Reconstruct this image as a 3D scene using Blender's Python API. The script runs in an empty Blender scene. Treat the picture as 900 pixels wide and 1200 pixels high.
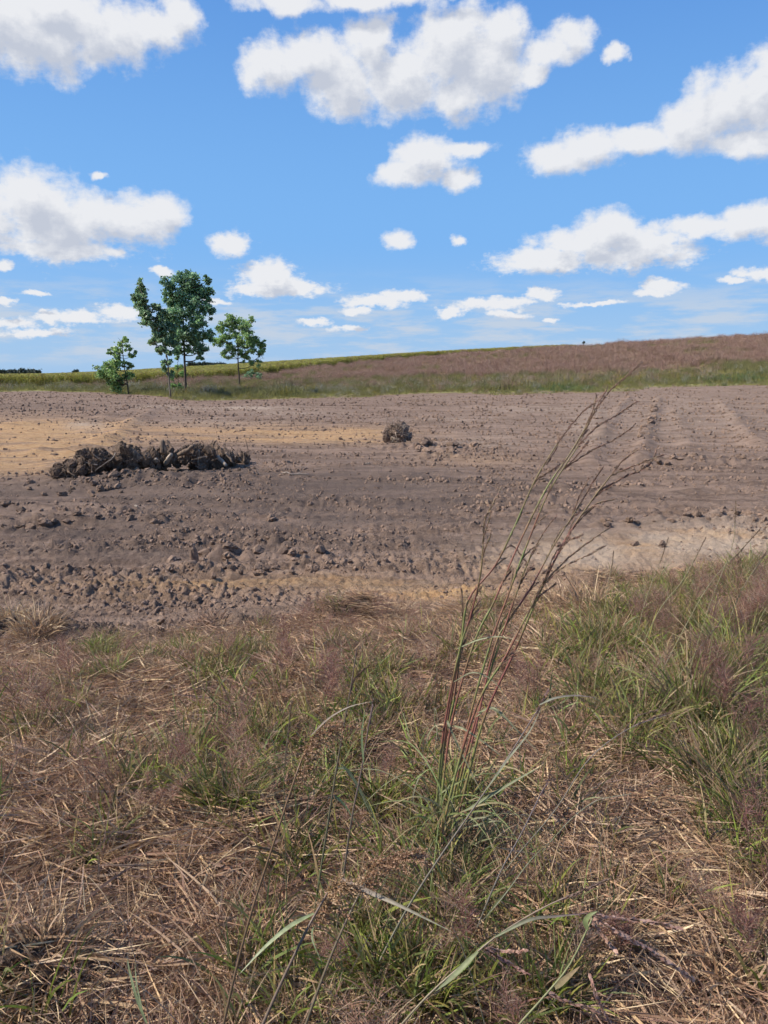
import bpy, bmesh, math, random
import numpy as np
from mathutils import Vector, Matrix, Euler

S = bpy.context.scene
C = S.collection
random.seed(7)
rng = np.random.default_rng(11)
R = math.radians

# ------------------------------------------------------------------ camera
F = 901.0                      # focal length in pixels of the 900x1200 photograph
PITCH = math.atan(160 / F)     # looking slightly down
CAMZ = 1.6
cam_d = bpy.data.cameras.new("camera")
cam_d.sensor_fit = 'VERTICAL'
cam_d.sensor_height = 24
cam_d.lens = 24 * F / 1200
cam_d.clip_start = 0.05
cam_d.clip_end = 12000
cam = bpy.data.objects.new("camera", cam_d)
cam.location = (0, 0, CAMZ)
cam.rotation_euler = (math.pi / 2 - PITCH, 0, 0)
C.objects.link(cam)
S.camera = cam

# ------------------------------------------------------------------ light
SUN_AZ = R(-98)      # from the left, very slightly behind the camera
SUN_EL = R(44)
sd = bpy.data.lights.new("sun", 'SUN')
sd.energy = 5.0
sd.angle = R(0.53)
sd.color = (1.0, 0.93, 0.83)
sun = bpy.data.objects.new("sun", sd)
tosun = Vector((math.sin(SUN_AZ) * math.cos(SUN_EL), math.cos(SUN_AZ) * math.cos(SUN_EL), math.sin(SUN_EL)))
sun.rotation_euler = tosun.to_track_quat('Z', 'Y').to_euler()
C.objects.link(sun)
S.view_settings.view_transform = 'Standard'
S.view_settings.look = 'None'
S.view_settings.exposure = 0.62
S.view_settings.gamma = 1.0
S.render.engine = 'CYCLES'
S.cycles.use_denoising = True
S.cycles.max_bounces = 4
S.cycles.use_adaptive_sampling = True
S.cycles.adaptive_threshold = 0.03
S.cycles.adaptive_min_samples = 20
S.cycles.transparent_max_bounces = 8
S.cycles.caustics_reflective = False
S.cycles.caustics_refractive = False


def unproj(px, py):
    """direction (per unit of forward y) through a pixel of the photograph"""
    a = (px - 450) / F
    b = (600 - py) / F
    cp, sp = math.cos(PITCH), math.sin(PITCH)
    y = cp + b * sp
    z = -sp + b * cp
    return Vector((a / y, 1.0, z / y))


def proj(x, y, z):
    cp, sp = math.cos(PITCH), math.sin(PITCH)
    zz = z - CAMZ
    d = y * cp - zz * sp
    d = np.where(d > 0.05, d, 0.05)
    v = y * sp + zz * cp
    return 450 + F * x / d, 600 - F * v / d


# ------------------------------------------------------------------ sky
W = bpy.data.worlds.new("World")
S.world = W
W.use_nodes = True
NT = W.node_tree
NT.nodes.clear()


class NB:
    """small helper for building node trees"""
    def __init__(s, tree):
        s.t = tree

    def n(s, typ, **kw):
        nd = s.t.nodes.new(typ)
        for k, v in kw.items():
            setattr(nd, k, v)
        return nd

    def link(s, a, b):
        s.t.links.new(a, b)

    def setv(s, sock, v):
        if isinstance(v, bpy.types.NodeSocket):
            s.link(v, sock)
        elif v is not None:
            sock.default_value = v

    def m(s, op, a, b=None, c=None, clamp=False):
        nd = s.n('ShaderNodeMath', operation=op, use_clamp=clamp)
        s.setv(nd.inputs[0], a)
        s.setv(nd.inputs[1], b)
        s.setv(nd.inputs[2], c)
        return nd.outputs[0]

    def vm(s, op, a, b=None, out=0):
        nd = s.n('ShaderNodeVectorMath', operation=op)
        s.setv(nd.inputs[0], a)
        s.setv(nd.inputs[1], b)
        return nd.outputs[out]

    def mix(s, f, a, b, blend='MIX'):
        nd = s.n('ShaderNodeMix', data_type='RGBA', blend_type=blend)
        s.setv(nd.inputs[0], f)
        s.setv(nd.inputs[6], a)
        s.setv(nd.inputs[7], b)
        return nd.outputs[2]

    def noise(s, vec, scale, detail=4, rough=0.5, lac=2.0, dist=0.0, out=0, dims='3D'):
        nd = s.n('ShaderNodeTexNoise', noise_dimensions=dims)
        s.setv(nd.inputs['Vector'], vec)
        nd.inputs['Scale'].default_value = scale
        nd.inputs['Detail'].default_value = detail
        nd.inputs['Roughness'].default_value = rough
        nd.inputs['Lacunarity'].default_value = lac
        nd.inputs['Distortion'].default_value = dist
        return nd.outputs[out]

    def ramp(s, f, a, b, c0=0.0, c1=1.0):
        nd = s.n('ShaderNodeMapRange', interpolation_type='SMOOTHSTEP')
        s.setv(nd.inputs[0], f)
        nd.inputs[1].default_value = a
        nd.inputs[2].default_value = b
        nd.inputs[3].default_value = c0
        nd.inputs[4].default_value = c1
        return nd.outputs[0]


# clouds of the photograph: (px, py, rx, ry) lobes
LOBES = [
    (-10, 20, 60, 42), (45, 42, 68, 40), (118, 36, 62, 36), (180, 32, 45, 24), (208, 20, 24, 24), (60, 5, 90, 25), (-60, 35, 60, 34),
    (335, 3, 55, 12), (430, -4, 70, 12), (520, -12, 60, 10),
    (318, 78, 34, 24), (365, 66, 46, 26), (436, 52, 28, 34), (400, 100, 42, 34), (470, 96, 60, 34), (530, 60, 52, 46), (575, 72, 46, 42),
    (535, 112, 34, 26), (590, 36, 24, 24), (645, 62, 32, 20), (676, 44, 26, 16), (626, 88, 18, 12), (721, 61, 12, 9),
    (482, 205, 42, 14), (500, 184, 38, 20), (545, 174, 34, 8), (535, 208, 22, 12),
    (655, 186, 38, 18), (690, 172, 44, 20), (745, 164, 40, 15), (810, 150, 38, 28), (850, 125, 48, 38), (900, 112, 46, 44), (880, 165, 54, 16), (960, 130, 60, 44),
    (-25, 250, 50, 32), (38, 238, 50, 38), (70, 262, 66, 36), (118, 252, 56, 28), (160, 258, 44, 24), (196, 252, 22, 18), (70, 292, 72, 13), (135, 296, 14, 6),
    (271, 284, 22, 12), (318, 321, 32, 17), (300, 338, 32, 9), (350, 336, 32, 9), (330, 336, 50, 8),
    (466, 282, 20, 11), (538, 279, 10, 6),
    (712, 268, 32, 24), (690, 284, 56, 20), (640, 306, 62, 14), (730, 300, 80, 15), (760, 286, 44, 18), (815, 264, 52, 12), (870, 262, 44, 16), (920, 256, 50, 20), (960, 262, 40, 16),
    (775, 334, 21, 8), (764, 342, 24, 4), (888, 318, 24, 7), (862, 326, 18, 4),
    (440, 353, 34, 8), (468, 346, 28, 7), (416, 364, 16, 5), (566, 358, 38, 6), (600, 352, 26, 5), (636, 344, 20, 6), (527, 365, 14, 7), (590, 368, 28, 4),
    (142, 366, 28, 9), (95, 372, 24, 7), (42, 388, 34, 6), (60, 372, 16, 5), (14, 376, 26, 5), (0, 352, 12, 4), (370, 378, 17, 5), (410, 386, 17, 4),
    (646, 375, 8, 3), (4, 312, 9, 6), (118, 204, 12, 5), (190, 319, 12, 5), (40, 344, 14, 3), (700, 355, 34, 3), (250, 352, 16, 3),
]

fg = bpy.data.node_groups.new("cloud_field", 'ShaderNodeTree')
fg.interface.new_socket("Vector", in_out='INPUT', socket_type='NodeSocketVector')
fg.interface.new_socket("Density", in_out='OUTPUT', socket_type='NodeSocketFloat')
g = NB(fg)
gi = g.n('NodeGroupInput')
go = g.n('NodeGroupOutput')
v0 = gi.outputs[0]
# ragged domain warp, finer towards the horizon
warp = g.noise(v0, 26, 5, 0.60, out=1)
warp = g.vm('SUBTRACT', warp, (0.5, 0.5, 0.5))
warp = g.vm('MULTIPLY', warp, (0.030, 0.022, 0.0))
v1 = g.vm('ADD', v0, warp)
acc = None
for (px, py, rx, ry) in LOBES:
    d = unproj(px, py)
    az, el = math.atan2(d.x, d.y), math.atan2(d.z, math.hypot(d.x, d.y))
    k = 1.06 * math.cos(math.atan(math.hypot(px - 450, py - 600) / F)) ** 1.0 / F
    sx, sy = 1 / (rx * k / max(0.75, math.cos(el))), 1 / (ry * k)
    a = g.vm('MULTIPLY', v1, (sx, sy, 0))
    a = g.vm('DISTANCE', a, (az * sx, el * sy, 0), out=1)
    acc = a if acc is None else g.m('SMOOTH_MIN', acc, a, 0.28)
n1 = g.noise(v0, 32, 9, 0.57)
n2 = g.noise(v0, 11, 3, 0.5)
n3 = g.noise(g.vm('MULTIPLY', v0, (1.0, 2.0, 0)), 85, 6, 0.62)
dens = g.m('SUBTRACT', 1.16, acc)
dens = g.m('MULTIPLY_ADD', g.m('SUBTRACT', n1, 0.5), 1.55, dens)
dens = g.m('MULTIPLY_ADD', g.m('SUBTRACT', n2, 0.5), 0.5, dens)
sep0 = g.n('ShaderNodeSeparateXYZ')
g.link(v0, sep0.inputs[0])
dens = g.m('MULTIPLY_ADD', g.m('SUBTRACT', n3, 0.5), g.ramp(sep0.outputs[1], 0.20, 0.05, 0.45, 1.9), dens)
# scattered cumulus everywhere outside the photograph's frame, same kind
sep = g.n('ShaderNodeSeparateXYZ')
g.link(v0, sep.inputs[0])
aaz = g.m('ABSOLUTE', sep.outputs[0])
out_m = g.m('MAXIMUM', g.ramp(aaz, 0.56, 0.66), g.ramp(sep.outputs[1], 0.50, 0.60))
out_m = g.m('MULTIPLY', out_m, g.ramp(sep.outputs[1], 1.35, 1.0))
vs = g.vm('MULTIPLY', v0, (1.0, 1.7, 0))
oc = g.noise(vs, 4.2, 8, 0.56)
oc = g.m('MULTIPLY', g.m('SUBTRACT', oc, 0.56), 6.0)
oc = g.m('SUBTRACT', oc, g.m('MULTIPLY', g.m('SUBTRACT', 1.0, out_m), 6.0))
dens = g.m('MAXIMUM', dens, oc)
g.link(dens, go.inputs[0])

w = NB(NT)
tc = w.n('ShaderNodeTexCoord')
sp = w.n('ShaderNodeSeparateXYZ')
w.link(tc.outputs['Generated'], sp.inputs[0])
azn = w.m('ARCTAN2', sp.outputs[0], sp.outputs[1])
eln = w.m('ARCSINE', sp.outputs[2])
cv = w.n('ShaderNodeCombineXYZ')
w.link(azn, cv.inputs[0])
w.link(eln, cv.inputs[1])
V = cv.outputs[0]


def field(vec):
    gg = w.n('ShaderNodeGroup')
    gg.node_tree = fg
    w.link(vec, gg.inputs[0])
    return gg.outputs[0]


D1 = field(V)
D2 = field(w.vm('ADD', V, (-0.010, 0.022, 0)))
alpha = w.ramp(D1, -0.12, 0.60)
alpha = w.m('POWER', alpha, 0.85)
lit = w.ramp(D2, 1.2, 0.1)
lit = w.m('ADD', lit, w.m('MULTIPLY', w.m('SUBTRACT', D1, D2), 0.28))
grain = w.noise(V, 30, 6, 0.6)
lit = w.m('ADD', lit, w.m('MULTIPLY', w.m('SUBTRACT', grain, 0.5), 0.45), clamp=True)
# thin broken bands of far cloud low over the horizon
hv = w.vm('MULTIPLY', V, (1.0, 5.5, 0))
hn = w.noise(hv, 9, 7, 0.6)
hmask = w.m('MULTIPLY', w.ramp(eln, 0.005, 0.03), w.ramp(eln, 0.135, 0.06))
halpha = w.m('MULTIPLY', w.m('MULTIPLY', w.ramp(hn, 0.42, 0.62), hmask), 0.9)
sky = w.n('ShaderNodeTexSky', sky_type='NISHITA')
sky.sun_disc = False
sky.sun_elevation = SUN_EL
sky.sun_rotation = SUN_AZ
sky.altitude = 300
sky.air_density = 1.25
sky.dust_density = 0.6
sky.ozone_density = 1.6
# clear late-summer blue: the physical sky, pulled to the photograph's blue at every azimuth
gr_ = w.mix(w.ramp(eln, 0.0, 0.17), (3.5, 5.8, 8.9, 1), (2.0, 4.75, 9.3, 1))
gr_ = w.mix(w.ramp(eln, 0.16, 0.55), gr_, (0.95, 2.9, 7.6, 1))
skyc = w.mix(0.88, sky.outputs[0], gr_)
CB = 8.5
cloudc = w.mix(lit, (0.66 * CB, 0.705 * CB, 0.81 * CB, 1), (1.0 * CB, 1.01 * CB, 1.04 * CB, 1))
col = w.mix(halpha, skyc, (0.66 * CB, 0.76 * CB, 0.9 * CB, 1))
col = w.mix(w.m('MULTIPLY', alpha, 0.97), col, cloudc)
bg = w.n('ShaderNodeBackground')
bg.inputs[1].default_value = 0.065
w.link(col, bg.inputs[0])
wo = w.n('ShaderNodeOutputWorld')
w.link(bg.outputs[0], wo.inputs[0])
W.cycles.sampling_method = 'MANUAL'
W.cycles.sample_map_resolution = 512


# ------------------------------------------------------------------ numpy noise
_P = rng.permutation(256)
_P = np.concatenate([_P, _P, _P])
_G = np.stack([np.cos(np.arange(256) * 2.399963), np.sin(np.arange(256) * 2.399963)], 1)


def perlin(x, y, seed=0):
    x = np.asarray(x, float) + seed * 37.17
    y = np.asarray(y, float) + seed * 91.73
    xi = np.floor(x).astype(int)
    yi = np.floor(y).astype(int)
    xf, yf = x - xi, y - yi
    u = xf * xf * xf * (xf * (xf * 6 - 15) + 10)
    v = yf * yf * yf * (yf * (yf * 6 - 15) + 10)

    def gr(ix, iy, dx, dy):
        h = _P[_P[ix & 255] + (iy & 255)]
        gg = _G[h]
        return gg[..., 0] * dx + gg[..., 1] * dy
    a = gr(xi, yi, xf, yf)
    b = gr(xi + 1, yi, xf - 1, yf)
    c = gr(xi, yi + 1, xf, yf - 1)
    d = gr(xi + 1, yi + 1, xf - 1, yf - 1)
    return ((a + u * (b - a)) + v * ((c + u * (d - c)) - (a + u * (b - a)))) * 1.5


def sstep(a, b, x):
    t = np.clip((np.asarray(x, float) - a) / (b - a), 0, 1)
    return t * t * (3 - 2 * t)


# ------------------------------------------------------------------ terrain
def border(u):      # distance of the edge between rough grass and bare earth
    return np.interp(u, [-0.9, -0.5, -0.2, 0.0, 0.2, 0.5, 0.9], [4.1, 4.35, 4.65, 5.0, 5.4, 6.1, 7.0])


def z0(x, y):
    x = np.asarray(x, float)
    y = np.asarray(y, float)
    yy = np.maximum(y, 1.0)
    u = np.clip(x / yy, -1.5, 1.5)
    b = border(u)
    z = -0.38 * sstep(b - 0.4, b + 2.2, y) - 0.22 * sstep(9, 40, y)
    xr = np.clip(u * 300, -400, 330)
    h = 7.7 + 0.061 * xr
    h = np.where(h > 0, h, 0) + 0.9 * np.exp(-np.abs(h) / 1.3) * 0.7
    g_ = sstep(60, 320, y) * 0.75 + 0.25 * sstep(110, 300, y)
    g_ = g_ * (1 - 0.55 * sstep(330, 900, y))
    z = z + g_ * h
    z = z + 0.026 * np.clip(x, 0, 60) * sstep(18, 85, y) * (1 - sstep(150, 300, y))
    # cut slope of yellow subsoil on the left
    return z


def at(px, py, far=3000.0):
    d = unproj(px, py)
    lo, t = 0.5, 0.5
    while t < far:
        p = Vector((0, 0, CAMZ)) + d * t
        if p.z < float(z0(p.x, p.y)):
            hi = t
            for _ in range(30):
                mid = (lo + hi) / 2
                p = Vector((0, 0, CAMZ)) + d * mid
                if p.z < float(z0(p.x, p.y)):
                    hi = mid
                else:
                    lo = mid
            return Vector((0, 0, CAMZ)) + d * hi
        lo = t
        t *= 1.02
    return Vector((0, 0, CAMZ)) + d * far


def atd(px, py, depth):
    return Vector((0, 0, CAMZ)) + unproj(px, py) * depth


_bx = [-400, 0, 60, 150, 230, 300, 380, 450, 640, 760, 900, 1300]
_by = [459, 459, 458.5, 462, 469, 469, 466, 463, 460, 455, 450, 440]
_bd = [at(a, b).y for a, b in zip(_bx, _by)]


def backedge(px):
    return np.interp(px, _bx, _bd)


def blobs(px, py, L):
    s = np.zeros_like(px)
    for (a, b, rx, ry, wgt) in L:
        s = s + wgt * np.exp(-(((px - a) / rx) ** 2 + ((py - b) / ry) ** 2))
    return s


# soil kinds where the photograph shows them
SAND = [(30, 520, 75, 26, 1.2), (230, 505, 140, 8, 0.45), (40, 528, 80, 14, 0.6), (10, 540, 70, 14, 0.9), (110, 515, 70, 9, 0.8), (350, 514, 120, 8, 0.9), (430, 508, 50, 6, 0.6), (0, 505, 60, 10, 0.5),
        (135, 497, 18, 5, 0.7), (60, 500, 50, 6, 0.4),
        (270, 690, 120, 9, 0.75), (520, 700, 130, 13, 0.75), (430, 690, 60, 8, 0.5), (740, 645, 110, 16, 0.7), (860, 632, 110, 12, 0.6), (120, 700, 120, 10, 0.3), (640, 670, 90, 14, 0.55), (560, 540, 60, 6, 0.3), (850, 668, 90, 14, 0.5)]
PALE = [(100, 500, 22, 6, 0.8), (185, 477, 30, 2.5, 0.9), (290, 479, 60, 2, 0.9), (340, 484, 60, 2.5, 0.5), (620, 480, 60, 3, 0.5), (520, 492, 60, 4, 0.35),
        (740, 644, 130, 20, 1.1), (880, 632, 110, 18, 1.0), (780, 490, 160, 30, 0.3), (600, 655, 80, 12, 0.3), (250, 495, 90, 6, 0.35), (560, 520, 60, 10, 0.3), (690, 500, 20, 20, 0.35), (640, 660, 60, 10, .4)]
DARK = [(280, 580, 280, 26, 0.75), (100, 640, 160, 24, 0.5), (380, 635, 200, 18, 0.45), (708, 500, 8, 26, .5), (762, 500, 8, 26, .6), (120, 1062, 120, 60, 0.6), (500, 590, 260, 30, 0.35), (120, 575, 160, 12, 0.8), (240, 560, 90, 9, 0.6), (560, 575, 120, 18, 0.35), (420, 560, 140, 22, 0.45), (60, 620, 90, 25, 0.35), (330, 600, 160, 30, 0.3), (830, 545, 90, 12, 0.35), (50, 475, 80, 5, 0.4)]
BAREPATCH = [(125, 1062, 100, 45, 1.3), (60, 1030, 60, 20, 0.4), (15, 1160, 35, 60, 0.6)]

# rows of the mesh
def rowset():
    r = [-60, -40, -25, -15, -8, -4, -2, -1, -0.4, 0.1, 0.5]
    y = 0.8
    while y < 4.2:
        r.append(y)
        y += 0.022
    tn = math.atan(1.9 / y)
    tend = math.atan(2.2 / 105)
    n = 430
    for i in range(n):
        a = tn + (tend - tn) * i / n
        r.append(y + (2.1 / math.tan(a) - 2.1 / math.tan(tn)))
    y = r[-1]
    while y < 340:
        y *= 1.012
        r.append(y)
    while y < 9000:
        y *= 1.09
        r.append(y)
    return np.array(r)


rows = rowset()
uc = np.linspace(-0.6, 0.6, 860)
ext = 0.6 + np.cumsum(0.004 * 1.19 ** np.arange(34))
cols = np.concatenate([-ext[::-1], uc, ext])
YY, UU = np.meshgrid(rows, cols, indexing='ij')
WW = np.sqrt(YY ** 2 + 0.8 ** 2)
XX = UU * np.where(YY > 0, WW, np.sqrt(YY ** 2 * 0.2 + 0.8 ** 2))
ZB = z0(XX, YY)
PX, PY = proj(XX, YY, ZB)
Uang = XX / np.maximum(YY, 0.5)
BO = border(np.clip(Uang, -0.9, 0.9))
nb = perlin(XX * 0.9, YY * 0.9, 3) * 0.45 + perlin(XX * 3, YY * 3, 4) * 0.18
bare = sstep(-0.25, 0.25, YY - BO + nb)                                  # 1 on bare earth
BE = backedge(PX)
nbe = perlin(XX * 0.12, YY * 0.12, 5) * 5 + perlin(XX * 0.6, YY * 0.6, 6) * 1.5
prairie = sstep(-2.0, 2.0, YY - BE + nbe)
bare = bare * (1 - prairie)
bare2 = np.clip(bare + blobs(PX, PY, BAREPATCH) * (YY < 4), 0, 1)

cell = np.maximum(np.maximum(0.02, YY * 0.0026), np.where(YY < 110, 0.00045 * YY ** 2, 5.0))


def octv(wl, seed, ax=1.0, ay=1.0):
    return perlin(XX / wl * ax, YY / wl * ay, seed) * sstep(1.2, 3.0, wl / cell)


H = np.zeros_like(XX)
nearf = bare
# worked, cloddy surface
H += nearf * 0.050 * octv(1.7, 10, 0.35, 1.3)
H += nearf * 0.030 * octv(0.7, 11, 0.5, 1.2)
patch = sstep(-0.25, 0.5, perlin(XX * 0.35, YY * 1.1, 21) + 0.35 * perlin(XX * 1.2, YY * 2.5, 22))
calm = 0.35 + 0.65 * sstep(5.2, 7.5, YY)
H += nearf * calm * 0.045 * np.abs(octv(0.34, 12)) * (0.6 + patch)
H += nearf * calm * 0.046 * np.abs(octv(0.17, 13)) * (0.6 + patch)
H += nearf * (0.5 + 0.5 * calm) * 0.040 * np.abs(octv(0.085, 14)) * (0.5 + patch)
H += nearf * 0.020 * octv(0.045, 15)
H += nearf * sstep(14, 30, YY) * (0.10 * np.abs(octv(1.1, 24, .6, 1.2)) + 0.06 * np.abs(octv(.6, 25)))
# blade / track furrows left by machines, running across the view
fur = np.sin((YY + 0.045 * XX + 0.25 * perlin(XX * 0.3, YY * 0.3, 31)) * 2 * math.pi / 0.85) * sstep(0.0, 0.4, perlin(XX * 0.12, YY * 0.25, 32) + 0.1)
H += nearf * 0.012 * fur * sstep(24, 12, YY)
H += nearf * 0.14 * octv(7.0, 16, 0.35, 1.4) * sstep(12, 30, YY)
# medium forms of grass land
soft = (1 - bare)
H += soft * sstep(30, 8, YY) * (0.045 * octv(0.8, 17) + 0.02 * octv(0.25, 18) + 0.008 * octv(0.1, 19))
H += prairie * 0.15 * octv(9.0, 23)


def bump(px, py, rx, ry, h, rag=0.3, seed=50):
    """mound of earth round a photographed spot, radii in metres"""
    c = at(px, py)
    global H
    q = ((XX - c.x) / rx) ** 2 + ((YY - c.y) / ry) ** 2
    H = H + h * np.exp(-q) * (1 + rag * perlin(XX * 5, YY * 5, seed) * 2)


bump(410, 728, 0.24, 0.16, 0.13, 0.5)
bump(440, 716, 0.10, 0.12, 0.07, 0.5)
bump(375, 733, 0.12, 0.10, 0.05, 0.5)
bump(272, 738, 0.16, 0.12, 0.07, 0.5)
bump(40, 748, 0.42, 0.20, 0.10, 0.4)
bump(690, 690, 0.35, 0.25, 0.10, 0.4)
bump(580, 715, 0.35, 0.15, 0.05, 0.4)
bump(30, 1150, 0.16, 0.14, 0.10, 0.3)
bump(175, 565, 1.9, 0.9, 0.16, 0.3)
bump(490, 528, 1.2, 0.5, 0.14, 0.5)
bump(520, 538, 0.9, 0.3, 0.12, 0.5)
bump(830, 545, 2.2, 0.5, 0.10, 0.5)
bump(840, 614, 1.5, 0.18, 0.06, 0.5)
bump(290, 656, 0.9, 0.12, 0.07, 0.4)
bump(60, 618, 1.0, 0.14, 0.07, 0.4)


def ridge(pts, wdt, h, seed=60, brk=0.5):
    """low windrow or track edge along photographed points"""
    global H
    P = [at(a, b) for a, b in pts]
    best = np.full_like(XX, 1e9)
    for a, b in zip(P[:-1], P[1:]):
        dx, dy = b.x - a.x, b.y - a.y
        L2 = dx * dx + dy * dy
        t = np.clip(((XX - a.x) * dx + (YY - a.y) * dy) / L2, 0, 1)
        dd = np.hypot(XX - a.x - t * dx, YY - a.y - t * dy)
        best = np.minimum(best, dd)
    m = np.exp(-(best / wdt) ** 2)
    br = 1 - brk + brk * 1.6 * perlin(XX * 1.7 / max(wdt * 6, .5), YY * 1.7 / max(wdt * 6, .5), seed)
    H = H + h * m * br


ridge([(0, 622), (80, 618), (190, 612)], 0.10, 0.09, 61)
ridge([(190, 664), (260, 657), (385, 652)], 0.10, 0.10, 62)
ridge([(120, 690), (250, 678), (340, 672)], 0.09, 0.05, 63)
ridge([(0, 690), (120, 695), (260, 700)], 0.10, 0.05, 64)
ridge([(700, 618), (780, 612), (900, 606)], 0.10, 0.08, 65)
ridge([(420, 640), (520, 632), (640, 622)], 0.10, 0.05, 66)
ridge([(640, 590), (760, 580), (900, 572)], 0.14, 0.08, 67)
ridge([(690, 545), (708, 505), (726, 478), (738, 466)], 0.3, 0.15, 68, .3)
ridge([(750, 545), (760, 505), (768, 480), (772, 468)], 0.3, 0.17, 69, .3)
ridge([(815, 540), (802, 505), (790, 480)], 0.3, 0.10, 78, .4)
ridge([(880, 520), (860, 490), (840, 470)], 0.3, 0.10, 79, .4)
ridge([(800, 540), (740, 546), (680, 540)], 0.3, 0.14, 70)
ridge([(60, 552), (110, 525), (165, 490), (185, 478)], 0.5, 0.20, 71)
ridge([(0, 500), (90, 494), (160, 482)], 0.6, 0.20, 72)
ridge([(0, 520), (70, 512), (140, 500)], 0.4, 0.12, 73)
ridge([(30, 532), (90, 522)], 0.25, 0.10, 74)
ridge([(450, 500), (600, 490), (720, 478)], 0.5, 0.12, 75)
ridge([(850, 470), (890, 520)], 0.5, 0.15, 76)
ridge([(560, 470), (700, 466), (900, 458)], 0.8, 0.15, 77)
ZZ = ZB + H


def hz(x, y):
    """height of the finished ground at a point"""
    y = float(np.clip(y, rows[0], rows[-1]))
    i = int(np.clip(np.searchsorted(rows, y) - 1, 0, len(rows) - 2))
    ww = math.sqrt(y * y + 0.64) if y > 0 else math.sqrt(y * y * 0.2 + 0.64)
    u = x / ww
    j = int(np.clip(np.searchsorted(cols, u) - 1, 0, len(cols) - 2))
    fy = (y - rows[i]) / (rows[i + 1] - rows[i])
    fx = float(np.clip((u - cols[j]) / (cols[j + 1] - cols[j]), 0, 1))
    return float((ZZ[i, j] * (1 - fx) + ZZ[i, j + 1] * fx) * (1 - fy) + (ZZ[i + 1, j] * (1 - fx) + ZZ[i + 1, j + 1] * fx) * fy)


def hzv(x, y):
    i = np.clip(np.searchsorted(rows, y) - 1, 0, len(rows) - 2)
    ww = np.sqrt(y * y + 0.64)
    u = x / ww
    j = np.clip(np.searchsorted(cols, u) - 1, 0, len(cols) - 2)
    fy = (y - rows[i]) / (rows[i + 1] - rows[i])
    fx = np.clip((u - cols[j]) / (cols[j + 1] - cols[j]), 0, 1)
    return (ZZ[i, j] * (1 - fx) + ZZ[i, j + 1] * fx) * (1 - fy) + (ZZ[i + 1, j] * (1 - fx) + ZZ[i + 1, j + 1] * fx) * fy


# ------------------------------------------------------------------ materials
def new_mat(name):
    m = bpy.data.materials.new(name)
    m.use_nodes = True
    m.node_tree.nodes.clear()
    return m, NB(m.node_tree)


def finish(m, b, shader, disp=None):
    o = b.n('ShaderNodeOutputMaterial')
    b.link(shader, o.inputs[0])
    return m


def principled(b, color, rough=0.9, spec=0.2, normal=None):
    p = b.n('ShaderNodeBsdfPrincipled')
    b.setv(p.inputs['Base Color'], color)
    b.setv(p.inputs['Roughness'], rough)
    p.inputs['Specular IOR Level'].default_value = spec
    if normal is not None:
        b.link(normal, p.inputs['Normal'])
    return p.outputs[0]


def bumpn(b, h, strength, dist):
    nd = b.n('ShaderNodeBump')
    nd.inputs['Strength'].default_value = strength
    nd.inputs['Distance'].default_value = dist
    b.link(h, nd.inputs['Height'])
    return nd.outputs[0]


def attr(b, name, out='Fac'):
    nd = b.n('ShaderNodeAttribute', attribute_name=name)
    return nd.outputs[out]


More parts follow.
